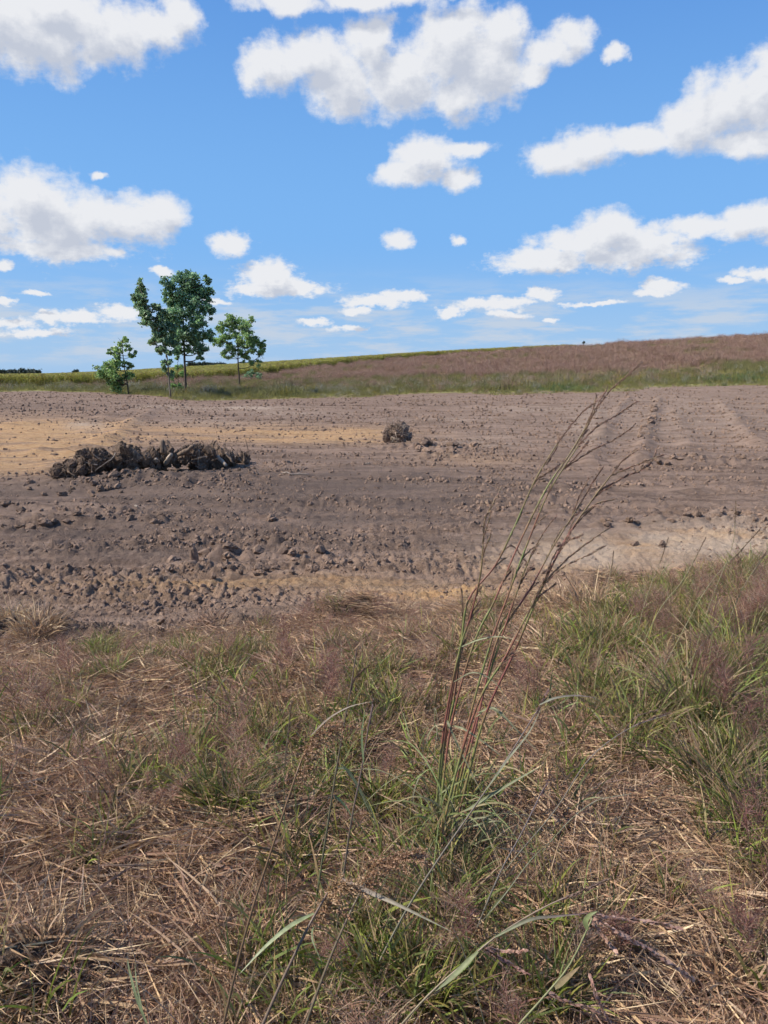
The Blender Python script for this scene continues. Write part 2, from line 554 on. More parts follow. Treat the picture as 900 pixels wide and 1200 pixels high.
def ground_material():
    m, b = new_mat("ground_soil")
    geo = b.n('ShaderNodeNewGeometry').outputs['Position']
    sand, pale, dark, pr, br = [attr(b, k) for k in ('sand', 'pale', 'dark', 'prairie', 'bare')]
    n_big = b.noise(geo, 0.9, 5, 0.6)
    n_med = b.noise(geo, 6, 5, 0.65)
    n_fine = b.noise(geo, 45, 5, 0.7)
    n_grit = b.noise(geo, 170, 3, 0.7)
    st = b.vm('MULTIPLY', geo, (0.5, 2.6, 1.0))
    n_str = b.noise(st, 1.3, 6, 0.65)
    c = b.mix(b.ramp(n_str, 0.40, 0.60), (0.112, 0.073, 0.052, 1), (0.208, 0.142, 0.105, 1))
    st2 = b.noise(b.vm('MULTIPLY', geo, (0.22, 1.5, 1.0)), 0.8, 7, 0.7)
    c = b.mix(b.ramp(st2, 0.50, 0.66, 0, 0.65), c, (0.245, 0.168, 0.122, 1))
    c = b.mix(b.ramp(st2, 0.46, 0.34, 0, 0.55), c, (0.088, 0.058, 0.043, 1))
    c = b.mix(b.m('MULTIPLY', b.ramp(n_med, 0.45, 0.7), 0.55), c, (0.255, 0.183, 0.138, 1))
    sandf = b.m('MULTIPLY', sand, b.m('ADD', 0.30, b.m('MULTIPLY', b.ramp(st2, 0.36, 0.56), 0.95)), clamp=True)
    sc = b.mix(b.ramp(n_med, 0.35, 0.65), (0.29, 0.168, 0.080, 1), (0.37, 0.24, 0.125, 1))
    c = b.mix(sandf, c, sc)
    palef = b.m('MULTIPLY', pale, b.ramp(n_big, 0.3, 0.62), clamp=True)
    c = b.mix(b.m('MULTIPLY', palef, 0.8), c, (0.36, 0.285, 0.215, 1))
    c = b.mix(b.m('MULTIPLY', dark, 0.75, clamp=True), c, (0.080, 0.058, 0.047, 1))
    # crumbs and grit
    gr = b.m('MULTIPLY', b.m('SUBTRACT', n_fine, 0.5), 1.3)
    c = b.mix(b.ramp(n_grit, 0.50, 0.72, 0, 0.35), c, (0.32, 0.25, 0.20, 1))
    hsv = b.n('ShaderNodeHueSaturation')
    b.link(c, hsv.inputs['Color'])
    b.link(b.m('ADD', 1.0, gr), hsv.inputs['Value'])
    c = hsv.outputs[0]
    # thatch / leaf mould under the grass in front
    th = b.mix(b.ramp(n_fine, 0.35, 0.65), (0.055, 0.036, 0.025, 1), (0.14, 0.098, 0.068, 1))
    c = b.mix(b.m('SUBTRACT', 1.0, br, clamp=True), c, th)
    # far prairie floor: rust coloured grass with green drifts
    pst = b.vm('MULTIPLY', geo, (0.045, 0.03, 0.05))
    np1 = b.noise(pst, 2.0, 7, 0.6)
    np2 = b.noise(geo, 0.8, 6, 0.7)
    pc = b.mix(b.ramp(np1, 0.42, 0.62), (0.20, 0.12, 0.085, 1), (0.17, 0.145, 0.065, 1))
    pc = b.mix(b.ramp(np2, 0.35, 0.7, 0, 0.6), pc, (0.30, 0.20, 0.14, 1))
    gs = attr(b, 'greenstrip')
    pc = b.mix(gs, pc, (0.20, 0.195, 0.07, 1))
    c = b.mix(pr, c, pc)
    hgt = b.m('ADD', b.m('MULTIPLY', n_fine, 1.0), b.m('MULTIPLY', n_grit, 0.35))
    nrm = bumpn(b, hgt, 1.0, 0.022)
    return finish(m, b, principled(b, c, 0.95, 0.12, nrm))


def col_leaf_mat(name, trans=0.3, rough=0.6, spec=0.25, vary=0.25):
    """leaf, blade or straw: own colour per blade from the mesh, small changes per plant"""
    m, b = new_mat(name)
    c = attr(b, 'col', 'Color')
    oi = b.n('ShaderNodeObjectInfo')
    hsv = b.n('ShaderNodeHueSaturation')
    b.link(c, hsv.inputs['Color'])
    b.link(b.m('MULTIPLY_ADD', oi.outputs['Random'], vary * 2, 1 - vary), hsv.inputs['Value'])
    b.link(b.m('MULTIPLY_ADD', oi.outputs['Random'], 0.03, 0.485), hsv.inputs['Hue'])
    geo = b.n('ShaderNodeNewGeometry').outputs['Position']
    nn = b.noise(geo, 90, 3, 0.6)
    cc = b.mix(b.ramp(nn, 0.35, 0.7, 0.0, 0.35), hsv.outputs[0], (0.05, 0.035, 0.02, 1), 'MIX')
    p = principled(b, cc, rough, spec)
    t = b.n('ShaderNodeBsdfTranslucent')
    b.link(cc, t.inputs[0])
    mx = b.n('ShaderNodeMixShader')
    mx.inputs[0].default_value = trans
    b.link(p, mx.inputs[1])
    b.link(t.outputs[0], mx.inputs[2])
    return finish(m, b, mx.outputs[0])


def earth_mat(name, dark, light, scale=14, relief=0.02):
    m, b = new_mat(name)
    tcn = b.n('ShaderNodeTexCoord').outputs['Object']
    oi = b.n('ShaderNodeObjectInfo')
    v = b.vm('ADD', tcn, oi.outputs['Location'])
    a = b.noise(v, scale, 6, 0.65)
    f = b.noise(v, scale * 6, 4, 0.7)
    c = b.mix(b.ramp(a, 0.35, 0.68), dark, light)
    hsv = b.n('ShaderNodeHueSaturation')
    b.link(c, hsv.inputs['Color'])
    b.link(b.m('MULTIPLY_ADD', b.m('SUBTRACT', f, 0.5), 1.1, b.m('MULTIPLY_ADD', oi.outputs['Random'], 0.4, 0.8)), hsv.inputs['Value'])
    n = bumpn(b, b.m('ADD', b.m('MULTIPLY', a, 0.7), b.m('MULTIPLY', f, 0.5)), 1.0, relief)
    return finish(m, b, principled(b, hsv.outputs[0], 0.95, 0.1, n))


def wood_mat(name, c0, c1, sx=30):
    m, b = new_mat(name)
    tcn = b.n('ShaderNodeTexCoord').outputs['Object']
    v = b.vm('MULTIPLY', tcn, (sx, sx, 5))
    a = b.noise(v, 1.0, 6, 0.65)
    c = b.mix(b.ramp(a, 0.3, 0.7), c0, c1)
    n = bumpn(b, a, 0.8, 0.01)
    return finish(m, b, principled(b, c, 0.9, 0.15, n))


M_GROUND = ground_material()
M_BLADE = col_leaf_mat("grass_blade", 0.35, 0.5, 0.3, 0.22)
M_STRAW = col_leaf_mat("dry_straw", 0.20, 0.6, 0.25, 0.25)
M_WISP = col_leaf_mat("seed_wisp", 0.50, 0.7, 0.15, 0.2)
M_LEAF = col_leaf_mat("tree_leaf", 0.38, 0.45, 0.35, 0.0)
M_FAR = col_leaf_mat("field_plant", 0.30, 0.6, 0.2, 0.15)
M_STEM = col_leaf_mat("grass_stem", 0.10, 0.45, 0.3, 0.05)
M_CLOD = earth_mat("clod_earth", (0.125, 0.083, 0.060, 1), (0.235, 0.165, 0.122, 1), 4, 0.008)
M_CRUMB = earth_mat("crumb_earth", (0.135, 0.09, 0.066, 1), (0.25, 0.175, 0.13, 1), 3, 0.001)
M_PILE = earth_mat("pile_earth", (0.085, 0.058, 0.042, 1), (0.26, 0.185, 0.135, 1), 6, 0.03)
M_STUMPEARTH = earth_mat("stump_earth", (0.12, 0.085, 0.065, 1), (0.30, 0.225, 0.175, 1), 5, 0.02)
M_ROOT = wood_mat("root_bark", (0.07, 0.048, 0.036, 1), (0.25, 0.185, 0.135, 1))
M_PALEWOOD = wood_mat("bleached_wood", (0.22, 0.17, 0.13, 1), (0.42, 0.35, 0.28, 1))
M_BARK = wood_mat("tree_bark", (0.045, 0.036, 0.028, 1), (0.11, 0.09, 0.07, 1), 8)
M_PALEBARK = wood_mat("pale_tree_bark", (0.11, 0.09, 0.07, 1), (0.22, 0.19, 0.15, 1), 8)


# ------------------------------------------------------------------ object helpers
def mesh_np(name, verts, faces4=None, faces3=None, mat=None, colors=None, smooth=False):
    """fast mesh from arrays; colours per vertex"""
    me = bpy.data.meshes.new(name)
    v = np.asarray(verts, dtype=np.float32)
    n4 = 0 if faces4 is None else len(faces4)
    n3 = 0 if faces3 is None else len(faces3)
    me.vertices.add(len(v))
    me.vertices.foreach_set('co', v.ravel())
    li = []
    if n4:
        li.append(np.asarray(faces4, dtype=np.int32).ravel())
    if n3:
        li.append(np.asarray(faces3, dtype=np.int32).ravel())
    li = np.concatenate(li)
    me.loops.add(len(li))
    me.loops.foreach_set('vertex_index', li)
    st = np.concatenate([np.arange(n4) * 4, n4 * 4 + np.arange(n3) * 3]).astype(np.int32)
    me.polygons.add(n4 + n3)
    me.polygons.foreach_set('loop_start', st)
    if smooth:
        me.polygons.foreach_set('use_smooth', np.ones(n4 + n3, dtype=bool))
    me.update(calc_edges=True)
    if colors is not None:
        ca = me.color_attributes.new('col', 'FLOAT_COLOR', 'POINT')
        cc = np.ones((len(v), 4), dtype=np.float32)
        cc[:, :3] = colors
        ca.data.foreach_set('color', cc.ravel())
    if mat:
        me.materials.append(mat)
    return me


def link(name, me, parent=None, label=None, cat=None, group=None, kind=None, loc=None):
    o = bpy.data.objects.new(name, me)
    C.objects.link(o)
    if parent:
        o.parent = parent
    if loc is not None:
        o.location = loc
    tag(o, label, cat, group, kind)
    return o


def tag(o, label=None, cat=None, group=None, kind=None):
    if label:
        o['label'] = label
    if cat:
        o['category'] = cat
    if group:
        o['group'] = group
    if kind:
        o['kind'] = kind
    return o


def thing(name, loc, label, cat, group=None):
    return link(name, None, None, label, cat, group, None, loc)


class MB:
    """collects ribbons and tubes of one mesh"""
    def __init__(s):
        s.v, s.f4, s.f3, s.c, s.n = [], [], [], [], 0

    def add(s, v, f4=None, f3=None, col=(0.2, 0.2, 0.2)):
        v = np.asarray(v, float)
        c = np.asarray(col, float)
        if c.ndim == 1:
            c = np.tile(c, (len(v), 1))
        s.v.append(v)
        s.c.append(c)
        if f4 is not None and len(f4):
            s.f4.append(np.asarray(f4, int) + s.n)
        if f3 is not None and len(f3):
            s.f3.append(np.asarray(f3, int) + s.n)
        s.n += len(v)

    def mesh(s, name, mat, smooth=False, offset=None):
        v = np.concatenate(s.v)
        if offset is not None:
            v = v - np.asarray(offset)
        f4 = np.concatenate(s.f4) if s.f4 else None
        f3 = np.concatenate(s.f3) if s.f3 else None
        return mesh_np(name, v, f4, f3, mat, np.concatenate(s.c), smooth)

    def blades(s, base, az, length, lean, curl, width, col0, col1, K=5, roll=None, fold=0.0):
        """vectorised grass blades. lean: start angle from vertical, curl: added bend over the length"""
        n = len(base)
        base = np.asarray(base, float)
        t = np.linspace(0, 1, K + 1)
        ang = lean[:, None] + curl[:, None] * t[None, :] ** 1.3
        seg = length[:, None] / K
        dx = np.sin(ang) * seg
        dz = np.cos(ang) * seg
        hx = np.concatenate([np.zeros((n, 1)), np.cumsum(dx[:, :-1], 1)], 1)
        hzz = np.concatenate([np.zeros((n, 1)), np.cumsum(dz[:, :-1], 1)], 1)
        ca, sa = np.cos(az), np.sin(az)
        side = (rng.random(n) - 0.5) * 0.22
        sw = side[:, None] * t[None, :] ** 2 * length[:, None]
        P = np.stack([base[:, None, 0] + hx * ca[:, None] - sw * sa[:, None], base[:, None, 1] + hx * sa[:, None] + sw * ca[:, None], base[:, None, 2] + hzz], -1)
        if roll is None:
            roll = (rng.random(n) - 0.5) * 2.2
        wprof = np.minimum(1, 0.55 + t * 1.5) * (1 - t ** 3) + 0.04
        wd = width[:, None] * wprof[None, :] * 0.5
        tw = roll[:, None] + 0.8 * t[None, :] * np.sign(roll[:, None])
        # side vector: horizontal normal, rolled towards vertical
        sx = -sa[:, None] * np.cos(tw) - ca[:, None] * np.cos(ang) * np.sin(tw)
        sy = ca[:, None] * np.cos(tw) - sa[:, None] * np.cos(ang) * np.sin(tw)
        sz = np.sin(ang) * np.sin(tw)
        SV = np.stack([sx, sy, sz], -1) * wd[..., None]
        V = np.stack([P - SV, P + SV], 2).reshape(n, (K + 1) * 2, 3)
        idx = np.arange(K)
        q = np.stack([idx * 2, idx * 2 + 1, idx * 2 + 3, idx * 2 + 2], 1)
        f = (q[None] + (np.arange(n) * (K + 1) * 2)[:, None, None]).reshape(-1, 4)
        cc = col0[:, None, :] + (col1 - col0)[:, None, :] * (t[None, :, None] ** 1.2)
        cc = np.repeat(cc, 2, axis=1).reshape(-1, 3)
        s.add(V.reshape(-1, 3), f, None, cc)

    def tube(s, pts, rad, col=(0.2, 0.2, 0.2), sides=6, col1=None, cap=True):
        P = [Vector(p) for p in pts]
        n = len(P)
        if not hasattr(rad, '__len__'):
            rad = [rad] * n
        V, Cc = [], []
        up = Vector((0.31, 0.22, 0.93)).normalized()
        prev = None
        for i, p in enumerate(P):
            d = (P[min(i + 1, n - 1)] - P[max(i - 1, 0)])
            if d.length < 1e-9:
                d = Vector((0, 0, 1))
            d.normalize()
            if prev is None:
                a = d.cross(up)
                if a.length < 0.05:
                    a = d.cross(Vector((1, 0, 0)))
            else:
                a = prev - d * prev.dot(d)
            a.normalize()
            prev = a
            b_ = d.cross(a)
            tt = i / max(1, n - 1)
            for k in range(sides):
                th = 2 * math.pi * k / sides
                V.append(p + (a * math.cos(th) + b_ * math.sin(th)) * rad[i])
                c0 = np.array(col, float)
                Cc.append(c0 if col1 is None else c0 + (np.array(col1) - c0) * tt)
        f = []
        for i in range(n - 1):
            for k in range(sides):
                k2 = (k + 1) % sides
                f.append((i * sides + k, i * sides + k2, (i + 1) * sides + k2, (i + 1) * sides + k))
        f3 = []
        if cap:
            m0 = len(V)
            V.append(P[0])
            Cc.append(Cc[0])
            V.append(P[-1])
            Cc.append(Cc[-2])
            for k in range(sides):
                k2 = (k + 1) % sides
                f3.append((m0, k2, k))
                f3.append((m0 + 1, (n - 1) * sides + k, (n - 1) * sides + k2))
        s.add([tuple(v) for v in V], f, f3, np.array(Cc))

    def ribbon(s, pts, width, col0, col1, facing=Vector((-0.7, -0.7, 0.6)), crease=0.25, wprof=None):
        """single leaf blade along points: creased along its midrib"""
        P = [Vector(p) for p in pts]
        n = len(P)
        V, Cc, f = [], [], []
        for i, p in enumerate(P):
            t = i / (n - 1)
            d = (P[min(i + 1, n - 1)] - P[max(i - 1, 0)]).normalized()
            sdv = d.cross(facing).normalized()
            nn = sdv.cross(d).normalized()
            wv = width * ((min(1, 0.45 + t * 2.5) * (1 - t ** 2.2) + 0.03) if wprof is None else wprof(t)) / 2
            V += [p - sdv * wv, p - nn * wv * crease * 2, p + sdv * wv]
            c = np.array(col0) + (np.array(col1) - np.array(col0)) * t
            Cc += [c, c * 1.15, c]
            if i:
                a = (i - 1) * 3
                f += [(a, a + 1, a + 4, a + 3), (a + 1, a + 2, a + 5, a + 4)]
        s.add([tuple(v) for v in V], f, None, np.array(Cc))


def rnd(n, a, b):
    return a + (b - a) * rng.random(n)


def pick(n, pal, jit=0.15):
    pal = np.array(pal)
    c = pal[rng.integers(0, len(pal), n)]
    return np.clip(c * (1 + (rng.random((n, 1)) - 0.5) * 2 * jit), 0.003, 1)


def smooth_path(pts, n=24):
    """Catmull-Rom through points"""
    P = [Vector(p) for p in pts]
    P = [P[0] * 2 - P[1]] + P + [P[-1] * 2 - P[-2]]
    out = []
    segs = len(P) - 3
    for i in range(n + 1):
        f = i / n * segs
        k = min(int(f), segs - 1)
        t = f - k
        a, b, c, d = P[k:k + 4]
        out.append(0.5 * ((2 * b) + (c - a) * t + (2 * a - 5 * b + 4 * c - d) * t * t + (-a + 3 * b - 3 * c + d) * t ** 3))
    return out


# ------------------------------------------------------------------ ground
nr, nc = XX.shape
I = np.arange(nr * nc).reshape(nr, nc)
fq = np.stack([I[:-1, :-1], I[:-1, 1:], I[1:, 1:], I[1:, :-1]], -1).reshape(-1, 4)
gm = mesh_np("ground", np.stack([XX, YY, ZZ], -1).reshape(-1, 3), fq, None, M_GROUND, None, False)
wob = 0.55 + 0.9 * sstep(-0.4, 0.5, perlin(XX * 0.5, YY * 1.2, 41) + 0.5 * perlin(XX * 2, YY * 4, 42))


def gattr(name, arr):
    a = gm.attributes.new(name, 'FLOAT', 'POINT')
    a.data.foreach_set('value', np.asarray(arr, dtype=np.float32).ravel())


inb = (YY > 1)
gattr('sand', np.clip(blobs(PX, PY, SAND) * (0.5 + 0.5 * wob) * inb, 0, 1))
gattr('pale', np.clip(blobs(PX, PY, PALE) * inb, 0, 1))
gattr('dark', np.clip(blobs(PX, PY, DARK) * wob * inb, 0, 1))
gattr('prairie', prairie)
gattr('bare', bare2)
gattr('greenstrip', prairie * np.clip(sstep(40, 4, YY - BE + 8 * perlin(XX * 0.08, YY * 0.08, 43)), 0, 1) * 0.8)
link("ground", gm, kind='structure')


# ------------------------------------------------------------------ scattered stuff
def scatter(name, pts, rot, scl, idx, protos, label=None):
    me = bpy.data.meshes.new(name)
    n = len(pts)
    me.vertices.add(n)
    me.vertices.foreach_set('co', np.asarray(pts, dtype=np.float32).ravel())
    a = me.attributes.new('rot', 'FLOAT_VECTOR', 'POINT')
    a.data.foreach_set('vector', np.asarray(rot, dtype=np.float32).ravel())
    a = me.attributes.new('scl', 'FLOAT_VECTOR', 'POINT')
    s3 = np.asarray(scl, dtype=np.float32)
    if s3.ndim == 1:
        s3 = np.repeat(s3[:, None], 3, 1)
    a.data.foreach_set('vector', s3.ravel())
    a = me.attributes.new('idx', 'INT', 'POINT')
    a.data.foreach_set('value', np.asarray(idx, dtype=np.int32))
    o = link(name, me, kind='stuff', label=label)
    ng = bpy.data.node_groups.new(name, 'GeometryNodeTree')
    ng.interface.new_socket("Geometry", in_out='INPUT', socket_type='NodeSocketGeometry')
    ng.interface.new_socket("Geometry", in_out='OUTPUT', socket_type='NodeSocketGeometry')
    N = ng.nodes
    gi_, go_ = N.new('NodeGroupInput'), N.new('NodeGroupOutput')
    iop = N.new('GeometryNodeInstanceOnPoints')
    jg = N.new('GeometryNodeJoinGeometry')
    for pm in reversed(protos):      # joined instances are read last-linked first
        po = bpy.data.objects.new(pm.name, pm)
        oi = N.new('GeometryNodeObjectInfo')
        oi.inputs['Object'].default_value = po
        oi.inputs['As Instance'].default_value = True
        ng.links.new(oi.outputs['Geometry'], jg.inputs[0])

    def na(nm, typ):
        q = N.new('GeometryNodeInputNamedAttribute')
        q.data_type = typ
        q.inputs[0].default_value = nm
        return q.outputs[0]
    ng.links.new(gi_.outputs[0], iop.inputs['Points'])
    ng.links.new(jg.outputs[0], iop.inputs['Instance'])
    iop.inputs['Pick Instance'].default_value = True
    ng.links.new(na('idx', 'INT'), iop.inputs['Instance Index'])
    ng.links.new(na('rot', 'FLOAT_VECTOR'), iop.inputs['Rotation'])
    ng.links.new(na('scl', 'FLOAT_VECTOR'), iop.inputs['Scale'])
    ng.links.new(iop.outputs[0], go_.inputs[0])
    md = o.modifiers.new('scatter', 'NODES')
    md.node_group = ng
    return o


STRAW_PAL = [(0.36, 0.27, 0.18), (0.29, 0.205, 0.135), (0.22, 0.15, 0.105), (0.42, 0.34, 0.24), (0.25, 0.19, 0.15), (0.31, 0.235, 0.185), (0.17, 0.115, 0.085), (0.27, 0.175, 0.12)]
DEAD_PAL = [(0.22, 0.155, 0.11), (0.28, 0.21, 0.155), (0.16, 0.11, 0.08), (0.20, 0.135, 0.11), (0.33, 0.26, 0.19), (0.24, 0.16, 0.13)]
GREEN_PAL = [(0.105, 0.155, 0.030), (0.075, 0.125, 0.028), (0.14, 0.185, 0.045), (0.095, 0.135, 0.05), (0.18, 0.19, 0.06), (0.085, 0.11, 0.05)]
BLUEG_PAL = [(0.19, 0.22, 0.12), (0.23, 0.26, 0.15), (0.15, 0.19, 0.09), (0.26, 0.26, 0.15)]
WISP_PAL = [(0.32, 0.165, 0.125), (0.38, 0.22, 0.17), (0.24, 0.115, 0.09), (0.44, 0.31, 0.23)]


STRAW_PAL = [(c[0] * 1.36, c[1] * 1.22, c[2] * 1.08) for c in STRAW_PAL]
DEAD_PAL = [(c[0] * 1.4, c[1] * 1.25, c[2] * 1.1) for c in DEAD_PAL]
GREEN_PAL = [(min(.6, c[0] * 1.9), min(.6, c[1] * 1.62), c[2] * 1.4) for c in GREEN_PAL]


def polar(n, r):
    a = rnd(n, 0, 2 * math.pi)
    q = r * np.sqrt(rng.random(n))
    return np.stack([q * np.cos(a), q * np.sin(a), np.zeros(n)], 1)


def proto_straw(k):
    b = MB()
    n = 54
    base = polar(n, 0.12)
    base[:, 2] = rnd(n, 0.0, 0.035)
    c = pick(n, STRAW_PAL)
    b.blades(base, rnd(n, 0, 6.283), rnd(n, 0.03, 0.20), rnd(n, 1.2, 1.60), rnd(n, -0.22, 0.22), rnd(n, 0.0012, 0.0036), c, c * 1.1, K=3)
    n = 9
    c = pick(n, STRAW_PAL) * 1.1
    bs = polar(n, 0.12)
    bs[:, 2] = rnd(n, .015, .05)
    b.blades(bs, rnd(n, 0, 6.283), rnd(n, 0.06, 0.22), rnd(n, 1.3, 1.62), rnd(n, -0.3, 0.3), rnd(n, 0.004, 0.0075), c, c * 1.1, K=4)
    return b.mesh("straw_bits", M_STRAW)


def proto_dead(k):
    b = MB()
    n = 34
    base = polar(n, 0.06)
    c = pick(n, DEAD_PAL)
    b.blades(base, rnd(n, 0, 6.283), rnd(n, 0.05, 0.24), rnd(n, 0.1, 1.2), rnd(n, 0.0, 1.1), rnd(n, 0.0013, 0.0036), c * 0.9, c * 1.15, K=5)
    return b.mesh("dead_grass_bits", M_STRAW)


def green_blades(b, n, rad, lmin, lmax, wmin=0.003, wmax=0.0085, pal=GREEN_PAL, lean=0.7, curl=1.3, K=6, tipdry=0.35, wind=None):
    base = polar(n, rad)
    c = pick(n, pal, 0.25)
    tip = c.copy()
    dry = rng.random(n) < tipdry
    tip[dry] = pick(int(dry.sum()), STRAW_PAL) if dry.any() else tip[dry]
    az = rnd(n, 0, 6.283)
    b.blades(base, az, rnd(n, lmin, lmax), rnd(n, 0.02, lean), rnd(n, 0.1, curl), rnd(n, wmin, wmax), c * 0.8, tip, K=K)


def proto_green(k):
    b = MB()
    green_blades(b, 22, 0.045, 0.08, 0.26)
    n = 8
    c = pick(n, DEAD_PAL)
    b.blades(polar(n, 0.05), rnd(n, 0, 6.283), rnd(n, 0.05, 0.2), rnd(n, 0.3, 1.2), rnd(n, 0.2, 1.5), rnd(n, 0.002, 0.004), c, c * 1.1, K=4)
    return b.mesh("green_grass_bits", M_BLADE)


def wisp_into(b, top, stem_h, spread, nray, pal=WISP_PAL, lean=Vector((0.3, 0, 1)), hair=0.0007):
    """one airy panicle: hair-fine branches with tiny spikelets"""
    n = nray
    t = rng.random(n)
    base = np.array(top)[None] + np.array(lean)[None] * (t[:, None] * stem_h)
    c = pick(n, pal)
    b.blades(base, rnd(n, 0, 6.283), spread * (1.15 - 0.7 * t) * rnd(n, 0.5, 1.1), rnd(n, 0.4, 1.3), rnd(n, -0.4, 0.7), np.full(n, hair * 2), c, c * 1.2, K=3)
    # spikelets on the rays
    m_ = n * 2
    tt = rng.random(m_)
    az = rnd(m_, 0, 6.283)
    rr = spread * (1.15 - 0.7 * tt) * rnd(m_, 0.3, 1.0)
    bb = np.array(top)[None] + np.array(lean)[None] * (tt[:, None] * stem_h) + np.stack([rr * np.cos(az) * .85, rr * np.sin(az) * .85, rr * rnd(m_, 0.1, 0.9)], 1)
    c = pick(m_, pal)
    b.blades(bb, az, rnd(m_, 0.004, 0.009), rnd(m_, 0.2, 1.5), rnd(m_, 0, 0.3), rnd(m_, 0.0010, 0.0018), c, c * 1.3, K=1)


def proto_wisp(k):
    b = MB()
    for i in range(5):
        p = polar(1, 0.05)[0]
        hgt = 0.10 + 0.14 * random.random()
        ln = Vector((0.25 + 0.3 * random.random(), -0.2 + 0.4 * random.random(), 1)) * 1.0
        top = p + np.array(ln) * hgt
        b.tube([tuple(p), tuple(p + np.array(ln) * hgt * .5), tuple(top + np.array(ln) * 0.12)], [0.0012, 0.0009, 0.0005], (0.20, 0.13, 0.10), 3, cap=False)
        wisp_into(b, top, 0.13, 0.085, 60, lean=ln)
    return b.mesh("seed_wisp_bits", M_WISP)


GREEN = [(130, 770, 55, 14, .9), (265, 775, 60, 15, .9), (40, 835, 42, 25, 1.0), (250, 905, 95, 42, .8), (190, 915, 50, 25, .4), (820, 770, 120, 80, 1.0), (760, 870, 90, 60, .7),
         (880, 900, 50, 100, 1.1), (690, 770, 50, 30, .8), (505, 960, 50, 110, .8), (450, 1120, 130, 80, .95), (610, 1150, 120, 70, .95), (560, 1050, 80, 50, .6), (640, 930, 60, 60, .25), (370, 920, 60, 60, .6),
         (440, 870, 50, 60, .5), (420, 780, 50, 20, .35), (870, 700, 60, 30, .9), (560, 740, 60, 15, .3), (690, 705, 40, 20, .3), (60, 1000, 60, 30, .25), (160, 1010, 70, 30, .25),
         (330, 1150, 100, 60, .4), (900, 1050, 60, 60, .5), (0, 950, 30, 60, .4), (780, 720, 70, 30, .6)]
STRAWLESS = BAREPATCH
WISPS = [(370, 820, 45, 22, 1), (470, 815, 45, 25, 1), (850, 800, 60, 60, 1.3), (870, 880, 50, 50, .9), (180, 960, 60, 35, .8), (700, 1120, 120, 55, 1.0), (230, 960, 50, 30, .5), (600, 800, 70, 25, .5),
         (70, 880, 40, 20, .8), (840, 1150, 80, 60, .7), (430, 760, 60, 20, .5), (760, 760, 60, 30, .6), (640, 870, 60, 40, .4), (540, 1100, 60, 50, .5), (130, 1170, 80, 30, .4), (60, 790, 60, 20, .3), (690, 900, 70, 50, .5), (480, 1010, 60, 40, .5)]


def fg_points(n, dens, yrange=(0.9, 8.0), over=6, umax=0.66):
    """random points on the near ground, thinned by a density given in picture position"""
    m_ = n * over
    y = yrange[0] + (yrange[1] - yrange[0]) * rng.random(m_) ** 0.85
    x = (rng.random(m_) * 2 - 1) * (umax * y + 0.35)
    z = z0(x, y)
    px, py = proj(x, y, z)
    dd = dens(x, y, px, py) * (umax * y + 0.35) / (umax * yrange[1] + 0.35)
    k = rng.random(m_) * dens.peak < dd
    x, y = x[k][:n], y[k][:n]
    return np.stack([x, y, hzv(x, y)], 1)


def dens_fn(f, peak):
    f.peak = peak
    return f


def edge_mask(x, y, s=0.25, off=0.0):
    b_ = border(np.clip(x / np.maximum(y, .5), -0.9, 0.9))
    nn = perlin(x * 0.9, y * 0.9, 3) * 0.45 + perlin(x * 3, y * 3, 4) * 0.18
    return 1 - sstep(-s, s, y - b_ + nn - off)


MAT = [(230, 815, 130, 26, .9), (120, 830, 60, 40, .5), (740, 1010, 90, 60, .8), (130, 900, 60, 40, .5), (300, 1030, 80, 50, .6), (590, 880, 60, 50, .5), (640, 780, 70, 25, .5), (60, 960, 60, 40, .4), (60, 1170, 90, 40, .5)]


def matted(px, py):
    return 1 - 0.85 * np.clip(blobs(px, py, MAT), 0, 1)


straw_d = dens_fn(lambda x, y, px, py: edge_mask(x, y, .3) * np.clip(1 - blobs(px, py, [(a, b, c * .9, d * .9, 1.1 * e) for a, b, c, d, e in BAREPATCH]), 0.05, 1) * (0.22 + 0.95 * sstep(-.3, .25, perlin(x * 2.6, y * 2.6, 80) + .6 * perlin(x * 7, y * 7, 84))), 1.1)
green_d = dens_fn(lambda x, y, px, py: edge_mask(x, y, .2) * matted(px, py) * (0.06 + np.clip(blobs(px, py, GREEN), 0, 1.3)) * (0.12 + 1.0 * sstep(-.15, .4, perlin(x * 4.5, y * 4.5, 81))) * np.clip(1 - blobs(px, py, BAREPATCH), 0, 1), 1.3)
dead_d = dens_fn(lambda x, y, px, py: edge_mask(x, y, .55, .1) * matted(px, py) * np.clip(1 - blobs(px, py, BAREPATCH), 0.03, 1) * (0.25 + 0.9 * sstep(-.2, .4, perlin(x * 3.1, y * 3.1, 82))), 1.15)
wisp_d = dens_fn(lambda x, y, px, py: edge_mask(x, y, .1, -.6) * matted(px, py) * np.clip(1 - 1.3 * blobs(px, py + 30, BAREPATCH), 0, 1) * (0.04 + np.clip(blobs(px, py + 20, WISPS), 0, 1.3)), 1.3)


def do_scatter(name, n, dens, protos, smin, smax, tilt, label, yr=(0.9, 8.0), wind=0.0, zoff=0.0, over=8):
    P = fg_points(n, dens, yr, over)
    m_ = len(P)
    P[:, 2] += zoff
    rot = np.stack([rnd(m_, -tilt, tilt), rnd(m_, -tilt, tilt) + wind, rnd(m_, 0, 6.283)], 1)
    bo_ = border(np.clip(P[:, 0] / P[:, 1], -.9, .9))
    low = 1 - 0.45 * sstep(1.1, 0.2, bo_ - P[:, 1]) * sstep(0.55, 0.3, P[:, 0] / P[:, 1])
    return scatter(name, P, rot, rnd(m_, smin, smax) * low, rng.integers(0, len(protos), m_), protos, label)


